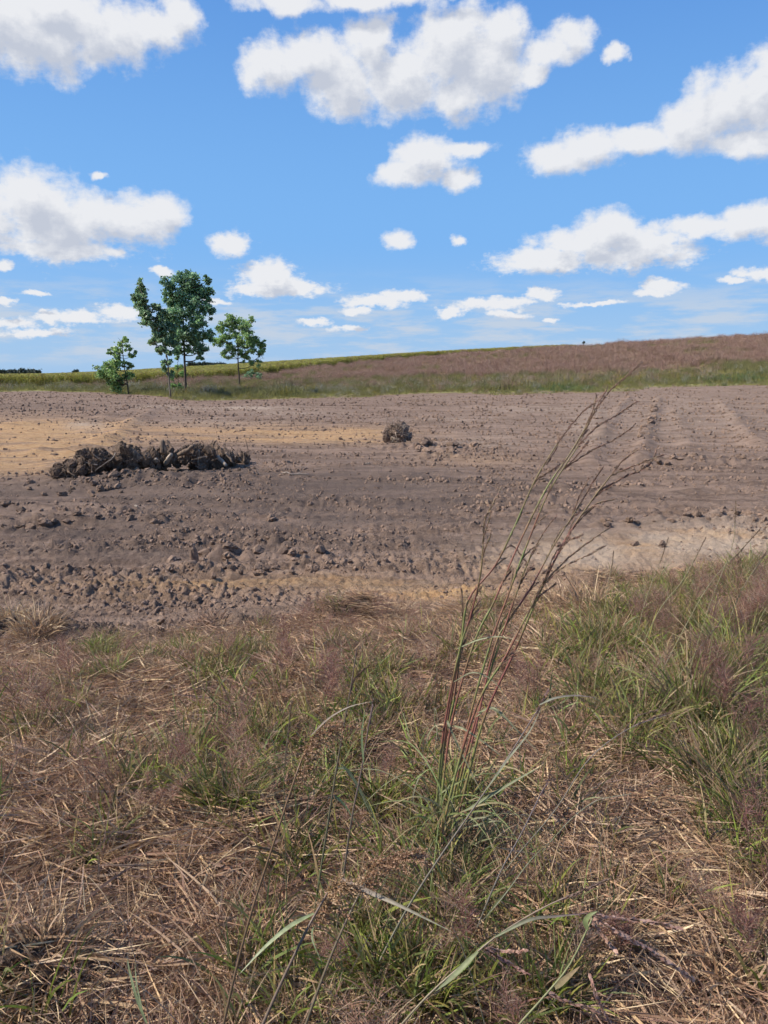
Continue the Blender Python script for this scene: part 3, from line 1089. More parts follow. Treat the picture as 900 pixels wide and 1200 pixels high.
do_scatter("straw_litter", 12500, straw_d, [proto_straw(k) for k in range(7)], 0.7, 1.35, 0.15, "flattened dry straw and thatch matted over the near ground")
do_scatter("dead_grass", 2600, dead_d, [proto_dead(k) for k in range(6)], 0.6, 1.25, 0.2, "short dead brown grass standing through the thatch")
do_scatter("green_grass", 5000, green_d, [proto_green(k) for k in range(7)], 0.6, 1.35, 0.15, "loose green grass growing through the thatch")
do_scatter("purple_seed_grass", 230, wisp_d, [proto_wisp(k) for k in range(6)], 0.7, 1.3, 0.2, "hazy purplish seed heads of fine grass")


# ------------------------------------------------------------------ clods of earth
def clod_mesh(name, sub, seed, sq=(1, 0.85, 0.65), mat=None, rag=0.42, freq=1.9, flat=True):
    bm = bmesh.new()
    bmesh.ops.create_icosphere(bm, subdivisions=sub, radius=1.0)
    co = np.array([v.co[:] for v in bm.verts])
    d = np.zeros(len(co))
    for o_, (fr, am) in enumerate([(freq, 1.0), (freq * 2.1, 0.55), (freq * 4.3, 0.30)]):
        a = perlin(co[:, 0] * fr + co[:, 2] * fr * 0.7, co[:, 1] * fr - co[:, 2] * fr * 0.6, seed + o_ * 7)
        b_ = perlin(co[:, 2] * fr + co[:, 1] * 0.5 * fr, co[:, 0] * fr * 0.8 + co[:, 1] * fr, seed + 3 + o_ * 7)
        d += am * (a + b_) * 0.6
    co = co * (1 + rag * d)[:, None] * np.array(sq)[None]
    # broken flat faces
    r_ = np.random.default_rng(seed)
    for _ in range(4):
        nv = r_.normal(size=3)
        nv /= np.linalg.norm(nv)
        lim = r_.uniform(0.45, 0.75) * np.abs(co @ nv).max()
        ex = np.maximum(co @ nv - lim, 0)
        co = co - ex[:, None] * nv[None] * 0.85
    for v, c in zip(bm.verts, co):
        v.co = c
    me = bpy.data.meshes.new(name)
    bm.to_mesh(me)
    bm.free()
    me.materials.append(mat or M_CLOD)
    return me


small = [clod_mesh("earth_crumb", 2, 100 + i, (1, .85, .6), M_CRUMB) for i in range(8)]


def bare_at(x, y):
    b_ = border(np.clip(x / np.maximum(y, .5), -0.9, 0.9))
    nn = perlin(x * 0.9, y * 0.9, 3) * 0.45 + perlin(x * 3, y * 3, 4) * 0.18
    px, py = proj(x, y, z0(x, y))
    return sstep(-.25, .25, y - b_ + nn) * (y < backedge(px) - 1), px, py


m_ = 720000
y_ = 3.6 * (105 / 3.6) ** (rng.random(m_))
x_ = (rng.random(m_) * 2 - 1) * 0.60 * y_
bb, px_, py_ = bare_at(x_, y_)
cl = sstep(-0.35, 0.45, perlin(x_ * 0.35, y_ * 1.1, 21) + 0.35 * perlin(x_ * 1.2, y_ * 2.5, 22)) + 0.5 * sstep(0.1, 0.5, perlin(x_ * 0.25, y_ * 2.2, 88))
k_ = rng.random(m_) < bb * (0.15 + 0.75 * cl) * 0.75 * (1 - 0.8 * np.clip(blobs(px_, py_, SAND), 0, 1)) * (1 - .5 * np.clip(blobs(px_, py_, PALE), 0, 1))
x_, y_, cl = x_[k_], y_[k_], cl[k_]
n_ = len(x_)
size = 0.0042 * (0.6 + 5.2 * rng.random(n_) ** 20) * (0.8 + 0.5 * cl) * np.clip((y_ / 7) ** 0.72, 0.8, 4.5)
P_ = np.stack([x_, y_, hzv(x_, y_) + size * 0.12], 1)
scatter("soil_crumbs", P_, np.stack([rnd(n_, 0, 6), rnd(n_, 0, 6), rnd(n_, 0, 6)], 1), size, rng.integers(0, 8, n_), small, "small crumbs and lumps of dried soil over the bare earth")

big = [clod_mesh("earth_clod", 3, 200 + i, (1, 0.8, 0.7)) for i in range(9)]


def clod(px, py, w_px, label, group=None, h=0.7, name="earth_clod", mesh=None, rot=None):
    p = at(px, py)
    r_ = w_px / F * p.y / 2
    o = link(name, mesh or big[random.randrange(len(big))], None, label, "clod", group)
    o.scale = (r_, r_ * 0.9, r_ * h / 0.7)
    o.rotation_euler = rot or (random.uniform(-.3, .3), random.uniform(-.3, .3), random.uniform(0, 6.28))
    o.location = (p.x, p.y, hz(p.x, p.y) + r_ * 0.28)
    return o


clod(32, 672, 24, "lone angular clod of grey earth near the left edge below the long furrow")
clod(55, 669, 14, "small clod just right of the lone clod near the left edge")
clod(203, 661, 20, "dark blocky clod immediately left of the upright slab of earth")
clod(199, 677, 13, "small dark clod in the furrow below the upright slab of earth")
clod(365, 677, 17, "rounded dark clod sitting alone on the yellowish soil right of the clod row")
clod(59, 686, 16, "pale buff clod low on the bare earth below the lone angular clod")
clod(318, 609, 17, "dark clod standing alone mid field above the clod row")
clod(381, 646, 12, "last dark clod at the right end of the clod row")
clod(7, 597, 13, "dark clod at the left edge of the picture below the root pile")
clod(653, 643, 12, "dark clod on the pale sandy streak right of the tall grass stems")
clod(637, 564, 15, "flat grey stone like clod behind the tall grass stems", h=0.35)
clod(775, 643, 14, "dark clod among crumbs on the pale sandy strip at right")
clod(812, 678, 12, "brown clod near the right hand weeds on sandy soil")
clod(893, 545, 13, "dark clod at the far right edge of the bare field")
clod(183, 739, 26, "dark low lump of earth at the edge of the grass left of centre", h=0.5)
clod(335, 726, 18, "brown clod with a dark hollow under it near the grass edge", h=0.5)
clod(744, 641, 11, "small dark clod on the sandy strip between two larger ones")
clod(24, 601, 12, "grey clod just inside the left edge below the root pile")
clod(14, 1172, 75, "dark brown lump added for the shade of the hollow under the pale straw in the bottom left corner", h=0.9, mesh=clod_mesh("earth_clod", 4, 777, (1, .8, .8), M_PILE, .4))  # dark earth put in to stand for the shade inside the straw-covered hollow
clod(48, 1190, 60, "second dark lump added for the shade of the hollow at the bottom edge under the pale straw", h=0.8, mesh=clod_mesh("earth_clod", 4, 778, (1, .8, .8), M_PILE, .4))  # another added lump, its dark colour stands for the shaded cavity
clod(12, 750, 34, "dark lump added for the shade of the hollow under dead grass at the far left bank", h=0.7, mesh=clod_mesh("earth_clod", 4, 779, (1, .8, .8), M_PILE, .4))  # lump added so the undercut bank reads dark, as in shade
# upright slab
sm = clod_mesh("earth_slab", 3, 333, (0.34, 0.22, 1.0), rag=0.16)
p = at(228, 664)
o = link("earth_slab", sm, None, "upright grey slab of earth standing on end in the clod row", "clod")
o.scale = (0.135, 0.135, 0.135)
o.rotation_euler = (0.05, -0.06, 0.3)
o.location = (p.x, p.y, hz(p.x, p.y) + 0.085)


ORD = ["leftmost", "second", "third", "fourth", "fifth", "sixth", "seventh", "eighth", "ninth", "tenth", "eleventh", "twelfth", "thirteenth", "fourteenth", "fifteenth", "sixteenth",
       "seventeenth", "eighteenth", "nineteenth", "twentieth", "twenty-first", "twenty-second", "twenty-third", "twenty-fourth", "twenty-fifth", "twenty-sixth"]


def nth(k):
    return ORD[k] if k == 0 else ORD[k] + " from left"


def clod_row(pts, n, wmin, wmax, label, group, jit=3.0):
    P = [Vector((a, b, 0)) for a, b in pts]
    ts = sorted(random.random() for _ in range(n))
    if pts[0][0] > pts[-1][0]:
        ts = ts[::-1]
    for i in range(n):
        t = ts[i] * (len(P) - 1)
        k = min(int(t), len(P) - 2)
        q = P[k].lerp(P[k + 1], t - k)
        clod(q.x, q.y + random.gauss(0, jit), random.uniform(wmin, wmax), label + ', ' + nth(i), group)


clod_row([(238, 661), (300, 656), (378, 652)], 20, 8, 19, "broken grey clod right of the upright slab", "clods in the row right of the slab", 2.5)
clod_row([(2, 622), (80, 618), (190, 612)], 26, 7, 15, "small clod in the furrow below the root pile", "clods in the furrow below the root pile", 3)
clod_row([(700, 617), (780, 611), (900, 606)], 20, 6, 13, "small dark clod in the ridge crossing the sandy strip", "clods in the ridge at right", 2.5)
clod_row([(190, 694), (300, 676), (345, 674)], 14, 7, 14, "flat clod in the furrow nearer than the slab", "clods in the near furrow", 3)
clod_row([(365, 722), (405, 712), (450, 722)], 22, 8, 20, "dark clod heaped in the mound at the grass edge", "clods of the mound at the grass edge", 6)
clod_row([(480, 528), (520, 532), (560, 526)], 14, 7, 15, "pale chunk in broken ground right of the stump", "chunks right of the stump", 4)
clod_row([(30, 574), (120, 572), (200, 560)], 18, 7, 16, "dark lump at the foot of the root pile", "lumps at the foot of the root pile", 4)
clod_row([(740, 548), (800, 545), (880, 541)], 16, 6, 12, "dark clod along the far track edge", "clods along the far track edge", 2.5)
clod_row([(750, 515), (760, 498), (768, 484)], 12, 6, 11, "tread clod in the wheel track running uphill", "tread clods in the wheel track", 3)
clod_row([(560, 664), (640, 672), (700, 690), (760, 680)], 14, 5, 12, "brown crumbly clod near the dry grey tussock", "clods by the dry tussock", 5)


# ------------------------------------------------------------------ root pile and stump
def wander(p, d, length, n=7, wob=0.35, grav=0.0):
    p = Vector(p)
    d = Vector(d).normalized()
    out = [p.copy()]
    for i in range(n):
        d = (d + Vector((random.gauss(0, wob), random.gauss(0, wob), random.gauss(0, wob) - grav))).normalized()
        p = p + d * (length / n)
        out.append(p.copy())
    return out


def rel(pts, o):
    return [Vector(p) - o for p in pts]


lumps = [clod_mesh("soil_lump", 4, 400 + i, (1, 0.8, 0.85), M_PILE, 0.42, 1.9) for i in range(8)]
pc = at(180, 560)
pile = thing("root_pile", pc, "long dark heap of dug up roots and soil on the bare earth at left", "root pile")
prof_x = [55, 70, 90, 110, 150, 175, 190, 215, 240, 262, 285, 296]
prof_top = [560, 552, 541, 533, 529, 532, 522, 519, 523, 524, 531, 540]
prof_bot = [568, 567, 566, 565, 563, 560, 558, 556, 553, 550, 547, 546]
for i in range(190):
    px = random.uniform(66, 288)
    tb = np.interp(px, prof_x, prof_top)
    bt = np.interp(px, prof_x, prof_bot)
    pb = at(px, bt)
    hh = (bt - tb) / F * pb.y
    t = random.random()
    dep = pb.y + 0.15 + 0.55 * random.random()
    r_ = random.choice([random.uniform(0.035, 0.08), random.uniform(0.06, 0.12), random.uniform(0.10, 0.18)])
    zt = hz(pb.x, pb.y) + (hh - r_ * 0.8) * t * 0.9
    o = link("soil_lump", random.choice(lumps), pile)
    o.location = Vector((pb.x * dep / pb.y, dep, zt)) - pc
    o.scale = (r_ * random.uniform(1, 1.5), r_, r_)
    o.rotation_euler = (random.uniform(0, 6), random.uniform(0, 6), random.uniform(0, 6))
for i in range(42):
    px = random.uniform(66, 290)
    tb = np.interp(px, prof_x, prof_top)
    bt = np.interp(px, prof_x, prof_bot)
    pb = at(px, bt)
    hh = (bt - tb) / F * pb.y
    st = Vector((pb.x, pb.y + random.uniform(-0.1, 0.35), hz(pb.x, pb.y) + hh * random.uniform(0.25, 0.92)))
    dr = Vector((random.gauss(0, 1), random.gauss(-.35, .6), random.gauss(0.35, 0.5)))
    ln = random.uniform(0.15, 0.6)
    b = MB()
    path = wander(st, dr, ln, 7, 0.16, 0.03)
    r0 = random.uniform(0.004, 0.014)
    b.tube(rel(path, pc), list(np.linspace(r0, r0 * 0.3, 8)), sides=6)
    link("root", b.mesh("root", M_PALEWOOD if random.random() < 0.3 else M_ROOT, True), pile)
lump_small = [clod_mesh("soil_lump", 2, 480 + i, (1, .85, .6), M_PILE, .45, 1.9) for i in range(5)]
for i in range(110):
    px = random.gauss(165, 75)
    if not 30 < px < 320:
        continue
    q = at(px, np.interp(px, prof_x, prof_bot) + abs(random.gauss(0, 5)) + 1)
    r_ = random.uniform(.015, .05)
    o = link("soil_lump", random.choice(lump_small), pile)
    o.location = Vector((q.x, q.y, hz(q.x, q.y) + r_ * .3)) - pc
    o.scale = (r_, r_, r_)
    o.rotation_euler = (random.uniform(0, 6), random.uniform(0, 6), random.uniform(0, 6))
# fibres
b = MB()
for i in range(320):
    px = random.uniform(62, 290)
    tb = np.interp(px, prof_x, prof_top)
    bt = np.interp(px, prof_x, prof_bot)
    pb = at(px, bt)
    hh = (bt - tb) / F * pb.y
    st = Vector((pb.x, pb.y + random.uniform(-0.05, 0.4), hz(pb.x, pb.y) + hh * random.uniform(0.05, 0.98)))
    path = wander(st, (random.gauss(0, 1), random.gauss(-.3, .6), random.gauss(0.2, .7)), random.uniform(0.06, 0.28), 4, 0.4, 0.1)
    b.tube(rel(path, pc), [0.004, 0.003, 0.003, 0.002, 0.001], sides=3, cap=False)
link("root_fibres", b.mesh("root_fibres", M_ROOT), pile, kind='stuff')


def billet(name, px, py, depth_off, d, length, r0, mat, parent, pc, label=None, jag=0.3):
    """broken length of wood with a ragged end"""
    pb = at(px, py + 0)
    c = Vector((pb.x, pb.y, pb.z))
    return c


def wood_piece(px, base_px, py, d, length, r0, r1, mat, label=None, par=None, org=None, face=None):
    pb = at(px, base_px)
    st = atd(px, py, pb.y + 0.0)
    d = Vector(d).normalized()
    pts = [st + d * length * t + Vector((random.gauss(0, .01), random.gauss(0, .01), random.gauss(0, .01))) for t in (0, .2, .4, .6, .8, 1)]
    rr = [r0 * 0.8, r0, r0 * 0.97, r0 * .9, (r0 + r1) / 2, r1]
    b = MB()
    b.tube(rel(pts, org), rr, sides=9)
    return link("wood_piece", b.mesh("wood_piece", mat, False), par, label)


wood_piece(166, 560, 541, (-0.75, 0.1, 0.85), 0.42, 0.065, 0.02, M_ROOT, "dark pointed splinter of wood sticking up to the left", pile, pc)
wood_piece(185, 556, 541, (0.10, -0.9, 0.15), 0.26, 0.06, 0.055, M_PALEWOOD, "pale sawn round end facing the camera", pile, pc)
wood_piece(193, 556, 545, (0.5, -0.4, 0.6), 0.35, 0.05, 0.03, M_PALEWOOD, None, pile, pc)
wood_piece(210, 556, 533, (0.8, -0.2, 0.45), 0.40, 0.05, 0.035, M_ROOT, None, pile, pc)
wood_piece(232, 552, 545, (0.15, -0.2, 0.9), 0.35, 0.028, 0.018, M_PALEWOOD, None, pile, pc)
wood_piece(192, 556, 532, (-0.1, 0, 1), 0.28, 0.07, 0.04, M_ROOT, None, pile, pc)
wood_piece(255, 550, 535, (0.6, -0.5, -0.5), 0.35, 0.045, 0.03, M_PALEWOOD, None, pile, pc)
wood_piece(265, 550, 530, (0.5, -0.3, -0.7), 0.30, 0.03, 0.02, M_ROOT, None, pile, pc)
wood_piece(150, 560, 560, (0.6, -0.3, 0.6), 0.32, 0.03, 0.02, M_PALEWOOD, None, pile, pc)
wood_piece(286, 546, 542, (0.1, 0, 1), 0.25, 0.03, 0.02, M_ROOT, None, pile, pc)
wood_piece(240, 549, 552, (1, 0, 0.05), 0.85, 0.018, 0.01, M_PALEWOOD, None, pile, pc)


def stick(px, py, ang, lpx, r, label, mat=M_PALEWOOD):
    p = at(px, py)
    L = lpx / F * p.y
    b = MB()
    pts = []
    for i in range(7):
        t = i / 6 - 0.5
        x = p.x + math.cos(ang) * L * t
        y = p.y + math.sin(ang) * L * t + random.gauss(0, 0.02)
        pts.append(Vector((x, y, hz(x, y) + r * 0.9 + 0.012 + random.random() * 0.01)))
    c = pts[3].copy()
    b.tube(rel(pts, c), [r, r, r * .9, r * .9, r * .8, r * .7, r * .4], sides=7)
    q = wander(pts[3], (math.cos(ang + .6), math.sin(ang + .6), .2), L * .3, 3, .1)
    b.tube(rel(q, c), [r * .6, r * .5, r * .4, r * .2], sides=5)
    link("stick", b.mesh("stick", mat, True), None, label, "stick", None, None, c)


stick(347, 561, 0.15, 32, 0.014, "thin pale stick lying on dark earth right of the root pile")
stick(160, 598, -1.0, 10, 0.012, "short pale twig lying below the root pile")
stick(821, 495, 1.2, 10, 0.03, "pale broken stick lying on the bare slope at upper right")
stick(432, 546, 0.9, 9, 0.02, "short brown stick lying below and left of the stump")

sc = at(466, 519)
stump = thing("uprooted_stump", sc, "small uprooted stump with ragged roots alone on the bare earth at centre", "stump")
dpm = sc.y / F
slumps = [clod_mesh("soil_lump", 4, 450 + i, (1, 0.8, 0.85), M_STUMPEARTH, 0.5, 2.4) for i in range(5)]
for (ax, ay, r_) in [(458, 509, 11), (468, 508, 12), (463, 503, 11), (472, 502, 9), (455, 514, 9), (470, 515, 9), (462, 515, 9), (478, 512, 7), (452, 506, 6)]:
    q = atd(ax, ay, sc.y + random.uniform(0, 0.4))
    o = link("soil_lump", random.choice(slumps), stump)
    o.location = q - sc
    r_ = r_ * dpm * 0.85
    o.scale = (r_, r_, r_)
    o.rotation_euler = (random.uniform(0, 6), random.uniform(0, 6), random.uniform(0, 6))
for i in range(85):
    a = random.uniform(0, 6.28)
    st = atd(464 + random.uniform(-9, 10), 506 + random.uniform(-8, 8), sc.y + random.uniform(-.15, .3))
    dr = Vector((math.cos(a), -0.4, math.sin(a) * .8 + .35))
    b = MB()
    r0 = random.uniform(0.006, 0.018)
    path = wander(st, dr, random.uniform(0.2, 0.5), 6, 0.2, 0.0)
    b.tube(rel(path, sc), list(np.linspace(r0, r0 * .25, 7)), sides=5)
    link("root", b.mesh("root", M_PALEWOOD if random.random() < .4 else M_ROOT, True), stump)

# ------------------------------------------------------------------ trees
def tree(name, base_px, base_py, trunk, crown, label, r0, bark=M_BARK, pal=None, leaf=0.24, dens=1.0, group=None, depth_off=0.0, extra_limbs=True, sub=9, leaves_per=46):
    bp = at(base_px, base_py)
    D = bp.y + depth_off
    org = Vector((bp.x * D / bp.y, D, hz(bp.x * D / bp.y, D)))
    mp = D / F
    root = thing(name, org, label, "tree", group)

    def W_(px, py, dy=0.0):
        q = atd(px, py, D)
        return Vector((q.x, q.y + dy, q.z)) - org
    tp = [Vector((0, 0, -0.15))] + [W_(a, b_) for a, b_ in trunk]
    tp = smooth_path(tp, 18)
    rr = list(np.linspace(r0, r0 * 0.30, len(tp)))
    rr[0] = r0 * 1.35
    b = MB()
    b.tube(tp, rr, sides=9)
    link("trunk", b.mesh("trunk", bark, True), root)
    cr = MB()
    pal = pal or [(0.045, 0.075, 0.030), (0.060, 0.095, 0.036), (0.038, 0.062, 0.030), (0.075, 0.105, 0.040)]
    for (cx, cy, rpx, *rest) in crown:
        dn = rest[0] if rest else 1.0
        r_ = rpx * mp
        cdy = random.uniform(-1, 1) * r_ * 1.1
        c = W_(cx, cy, cdy)
        # limb from the trunk to this clump
        cand = [q for q in tp[4:] if q.z < c.z - 0.15 * r_] or [tp[4]]
        s_ = min(cand, key=lambda q: (q - c).length + 0.6 * max(0, 1.2 * r_ - (c.z - q.z)))
        k = min(range(len(tp)), key=lambda i: (tp[i] - s_).length)
        mid = s_.lerp(c, 0.5) + Vector((random.gauss(0, .12), random.gauss(0, .12), -0.12 * (c - s_).length))
        lb = MB()
        pth = smooth_path([s_, mid, c, c + Vector((random.gauss(0, .2), 0, .35 * r_))], 9)
        lb.tube(pth, list(np.linspace(max(0.03, rr[k] * 0.6), 0.015, 10)), sides=6)
        for s2 in range(4):
            q0 = pth[random.randrange(4, 8)]
            q1 = c + Vector((random.gauss(0, .55), random.gauss(0, .55), random.gauss(0.1, .5))) * r_
            lb.tube(smooth_path([q0, q0.lerp(q1, .5) + Vector((0, 0, -.05)), q1], 4), [0.03, .024, .018, .012, .008], sides=4, cap=False)
        link("limb", lb.mesh("limb", bark, True), root)
        ns = max(6, int(sub * 1.9 * (rpx / 12) ** 1.0 * dn))
        for j in range(ns):
            dv = Vector((random.gauss(0, 1), random.gauss(0, 1), random.gauss(0, 1))).normalized() * (random.random() ** 0.4)
            cc = c + Vector((dv.x * r_, dv.y * r_ * 1.1, dv.z * r_ * 0.95))
            sr = r_ * random.uniform(0.20, 0.42) * min(1.0, 12 / rpx + .35)
            n = int(leaves_per * 2.0 * dens * random.uniform(0.6, 1.3) * max(.6, (sr / 0.40)))
            pts = rng.normal(size=(n, 3)) * sr * 0.62
            pts[:, 2] *= 0.75
            pts += np.array(cc)[None]
            a = rng.normal(size=(n, 3))
            a /= np.linalg.norm(a, axis=1)[:, None]
            e = rng.normal(size=(n, 3))
            e[:, 2] -= 0.4
            e -= (e * a).sum(1)[:, None] * a
            e /= np.linalg.norm(e, axis=1)[:, None]
            f_ = np.cross(a, e)
            L = leaf * 1.0 * rnd(n, 0.6, 1.25)
            wv = L * 0.42
            V = np.stack([pts - e * L[:, None] * .5, pts + f_ * wv[:, None], pts + e * L[:, None] * .5 + a * L[:, None] * .12, pts - f_ * wv[:, None]], 1).reshape(-1, 3)
            cl_ = pick(n, pal, 0.3) * random.uniform(1.6, 2.9)
            cr.add(V, np.arange(n * 4).reshape(n, 4), None, np.repeat(cl_, 4, 0))
    link("crown", cr.mesh("crown", M_LEAF), root)
    return root


COTTON = [(v[0] * 1.4, v[1] * 1.5, v[2] * 1.35) for v in [(0.050, 0.088, 0.052), (0.066, 0.105, 0.058), (0.042, 0.070, 0.046), (0.085, 0.125, 0.065), (0.11, 0.15, 0.09)]]
LIGHTG = [(0.105, 0.18, 0.06), (0.08, 0.145, 0.055), (0.135, 0.21, 0.075), (0.17, 0.23, 0.085)]
tree("tall_tree", 218, 464, [(217, 440), (216, 415), (215, 385), (214, 355), (214, 330)],
     [(214, 326, 11), (197, 345, 8), (200, 358, 9), (200, 332, 9), (230, 332, 11), (218, 345, 14), (240, 345, 10), (203, 352, 11), (230, 360, 14), (244, 366, 8), (210, 368, 14), (236, 382, 12), (205, 386, 12),
      (222, 390, 13), (244, 392, 7), (228, 404, 11), (212, 408, 9), (240, 410, 7, .6), (196, 372, 7), (243, 330, 6), (236, 417, 5, .5), (199, 398, 8)],
     "tallest tree of the group, broad dark crown on a straight dark trunk", 0.15, M_BARK, COTTON)
tree("leaning_tree", 200, 466, [(198, 445), (196, 420), (190, 398), (180, 375), (170, 352), (162, 333)],
     [(190, 372, 8), (197, 384, 8), (184, 362, 7), (198, 400, 8), (162, 332, 6), (164, 340, 6), (160, 346, 7), (168, 350, 6), (165, 356, 8), (172, 364, 8), (166, 371, 6), (178, 376, 9), (186, 384, 9), (190, 396, 8), (181, 396, 7, .8), (188, 410, 7), (176, 400, 5, .8), (197, 412, 6), (194, 424, 6, .6), (199, 438, 4, .5), (192, 432, 4, .4)],
     "slender pale trunked tree leaning left beside the tallest tree", 0.085, M_PALEBARK, COTTON, depth_off=-1.5)
tree("sapling", 210, 462, [(209, 445), (208, 425)],
     [(205, 440, 6, .7), (212, 452, 6, .8), (208, 430, 5, .6), (203, 451, 5, .6), (213, 438, 5, .6), (208, 420, 3, .5)],
     "thin leafy sapling between the two tall trunks", 0.05, M_BARK, LIGHTG, leaf=0.2)
tree("round_tree", 281, 457, [(280, 440), (279, 425), (279, 405), (281, 388)],
     [(280, 380, 8), (266, 382, 7), (257, 385, 6), (290, 386, 8), (272, 392, 9), (260, 396, 8), (286, 398, 10), (299, 396, 8), (306, 404, 7), (254, 400, 7), (270, 414, 8), (288, 412, 8), (272, 374, 7), (292, 376, 6), (268, 406, 7, .7), (280, 410, 7, .6), (296, 410, 7), (307, 416, 6), (300, 424, 6, .8), (288, 419, 5, .6), (262, 414, 5, .6)],
     "medium tree with a loose rounded crown right of the tall pair", 0.13, M_BARK, LIGHTG, depth_off=2)
tree("shrub", 300, 448, [(299, 442), (298, 436)], [(297, 436, 6), (304, 440, 5), (291, 441, 5, .7)],
     "low dark shrub under the right side of the rounded tree", 0.05, M_BARK, COTTON, depth_off=4)
tree("small_tree", 151, 462, [(149, 448), (146, 432), (144, 415), (143, 402)],
     [(128, 426, 8), (122, 436, 9), (128, 446, 9), (138, 452, 8), (150, 440, 6), (143, 400, 6), (136, 408, 6), (148, 408, 5), (140, 417, 7), (131, 413, 4, .7), (137, 429, 8), (146, 425, 5), (155, 416, 4, .6), (152, 430, 4, .6), (134, 440, 8), (140, 449, 7), (159, 413, 3, .5), (130, 450, 5)],
     "short bushy tree with a leaning trunk, leftmost of the trees on the bank", 0.09, M_BARK, LIGHTG, leaf=0.22)
tree("round_bush", 120, 452, [(120, 445), (121, 436)], [(118, 436, 6), (126, 430, 6), (122, 440, 7), (130, 434, 5), (114, 444, 4)],
     "dense dark bush behind the short leaning tree", 0.08, M_BARK, COTTON, depth_off=10, leaf=0.3)
for k, (a, b_, l) in enumerate([(90, 437, "tiny lone tree on the skyline left of the trees"), (684, 402, "tiny dark bush on the hill skyline right of the corn"), (862, 393, "small dark bush on the hill skyline at far right")]):
    pass


def far_tree(px, base_py, depth, hpx, wpx, label, group=None):
    q = atd(px, base_py, depth)
    org = Vector((q.x, q.y, q.z))
    root = thing("distant_tree", org, label, "tree", group)
    mp = depth / F
    b = MB()
    b.tube([Vector((0, 0, -3)), Vector((0, 0, hpx * mp * 0.7))], [0.35, 0.12], sides=6)
    link("trunk", b.mesh("trunk", M_BARK, True), root)
    cr = MB()
    n = 420
    cc = rng.normal(size=(14, 3)) * np.array([wpx * mp * .22, wpx * mp * .22, hpx * mp * .16]) + np.array([0, 0, hpx * mp * .55])
    pts = cc[rng.integers(0, 14, n)] + rng.normal(size=(n, 3)) * hpx * mp * .13
    pts[:, 2] = np.maximum(pts[:, 2], -1)
    a = rng.normal(size=(n, 3))
    a /= np.linalg.norm(a, axis=1)[:, None]
    e = np.cross(a, rng.normal(size=(n, 3)))
    e /= np.linalg.norm(e, axis=1)[:, None]
    f_ = np.cross(a, e)
    L = hpx * mp * .16
    V = np.stack([pts - e * L, pts + f_ * L * .6, pts + e * L, pts - f_ * L * .6], 1).reshape(-1, 3)
    cr.add(V, np.arange(n * 4).reshape(n, 4), None, np.repeat(pick(n, [(0.035, 0.058, 0.042), (0.048, 0.072, 0.048)], .2), 4, 0))
    link("crown", cr.mesh("crown", M_LEAF), root)


far_tree(90, 440, 330, 7, 6, "tiny lone tree on the skyline between the treeline and the bush")
far_tree(684, 403, 330, 3, 3, "tiny dark bush on the skyline where the corn ends")
far_tree(863, 395, 335, 3, 7, "small dark bush on the hill skyline near the right edge")
for i, x in enumerate(np.linspace(-60, 44, 24)):
    far_tree(x + random.uniform(-2, 2), 441, 700 + random.uniform(-20, 40), random.uniform(6, 9), random.uniform(8, 12), "dark tree in the far line at the left horizon, " + nth(i), "trees of the distant line at left")
for i, x in enumerate(np.concatenate([np.linspace(222, 240, 5), np.linspace(244, 262, 6)])):
    far_tree(x, 431, 520, random.uniform(5, 7), 7, "dark tree in the distant clump beyond the corn, " + nth(i), "trees of the distant clump beyond the corn")


# ------------------------------------------------------------------ corn field
def proto_corn(k):
    b = MB()
    for i in range(5):
        x, y = rnd(1, -.45, .45)[0], rnd(1, -.35, .35)[0]
        h_ = random.uniform(1.7, 2.15)
        b.tube([(x, y, -0.2), (x + .02, y, h_ * .5), (x + .03, y, h_)], [0.02, 0.016, 0.01], (0.14, 0.15, 0.05), 4, cap=False)
        n = 9
        base = np.stack([np.full(n, x + .02), np.full(n, y), np.linspace(0.25, h_ * .93, n)], 1)
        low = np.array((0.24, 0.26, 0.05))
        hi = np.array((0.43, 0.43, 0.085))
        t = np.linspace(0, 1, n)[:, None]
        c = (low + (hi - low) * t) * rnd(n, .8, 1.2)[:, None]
        c[rng.random(n) < .25] = (0.30, 0.25, 0.10)
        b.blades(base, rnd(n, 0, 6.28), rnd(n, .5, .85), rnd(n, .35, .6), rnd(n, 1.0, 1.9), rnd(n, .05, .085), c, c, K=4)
        n = 5
        c = np.tile(np.array((0.46, 0.39, 0.15)), (n, 1))
        b.blades(np.tile([x + .03, y, h_ - .03], (n, 1)), rnd(n, 0, 6.28), rnd(n, .2, .35), rnd(n, .1, .6), rnd(n, 0, .5), np.full(n, .03), c, c, K=2)
    return b.mesh("corn_plants", M_FAR)


cfx = [-500, 0, 100, 200, 260, 320, 380, 450, 540, 650, 700]
cfd = [140, 146, 146, 152, 165, 190, 222, 255, 285, 305, 330]


def corn_front(px):
    return np.interp(px, cfx, cfd)


m_ = 120000
yc = rnd(m_, 140, 345)
uc_ = rnd(m_, -0.62, 0.245)
xc = uc_ * yc
pxc = 450 + uc_ * F * 1.012
dep = yc - corn_front(pxc)
kp = (dep > 0) & (rng.random(m_) < np.where(dep < 9, 1.0, np.where(dep < 50, 0.34, 0.30)) * (yc / 345)) & ((pxc < 650) | (dep > 0))
xc, yc, dep = xc[kp], yc[kp], dep[kp]
n_ = len(xc)
sc_ = rnd(n_, .88, 1.1)
scatter("corn_field", np.stack([xc, yc, hzv(xc, yc)], 1), np.stack([np.zeros(n_), np.zeros(n_), rnd(n_, 0, 6.28)], 1), sc_, rng.integers(0, 5, n_), [proto_corn(k) for k in range(5)], "tall yellowing corn standing in the field beyond the trees")


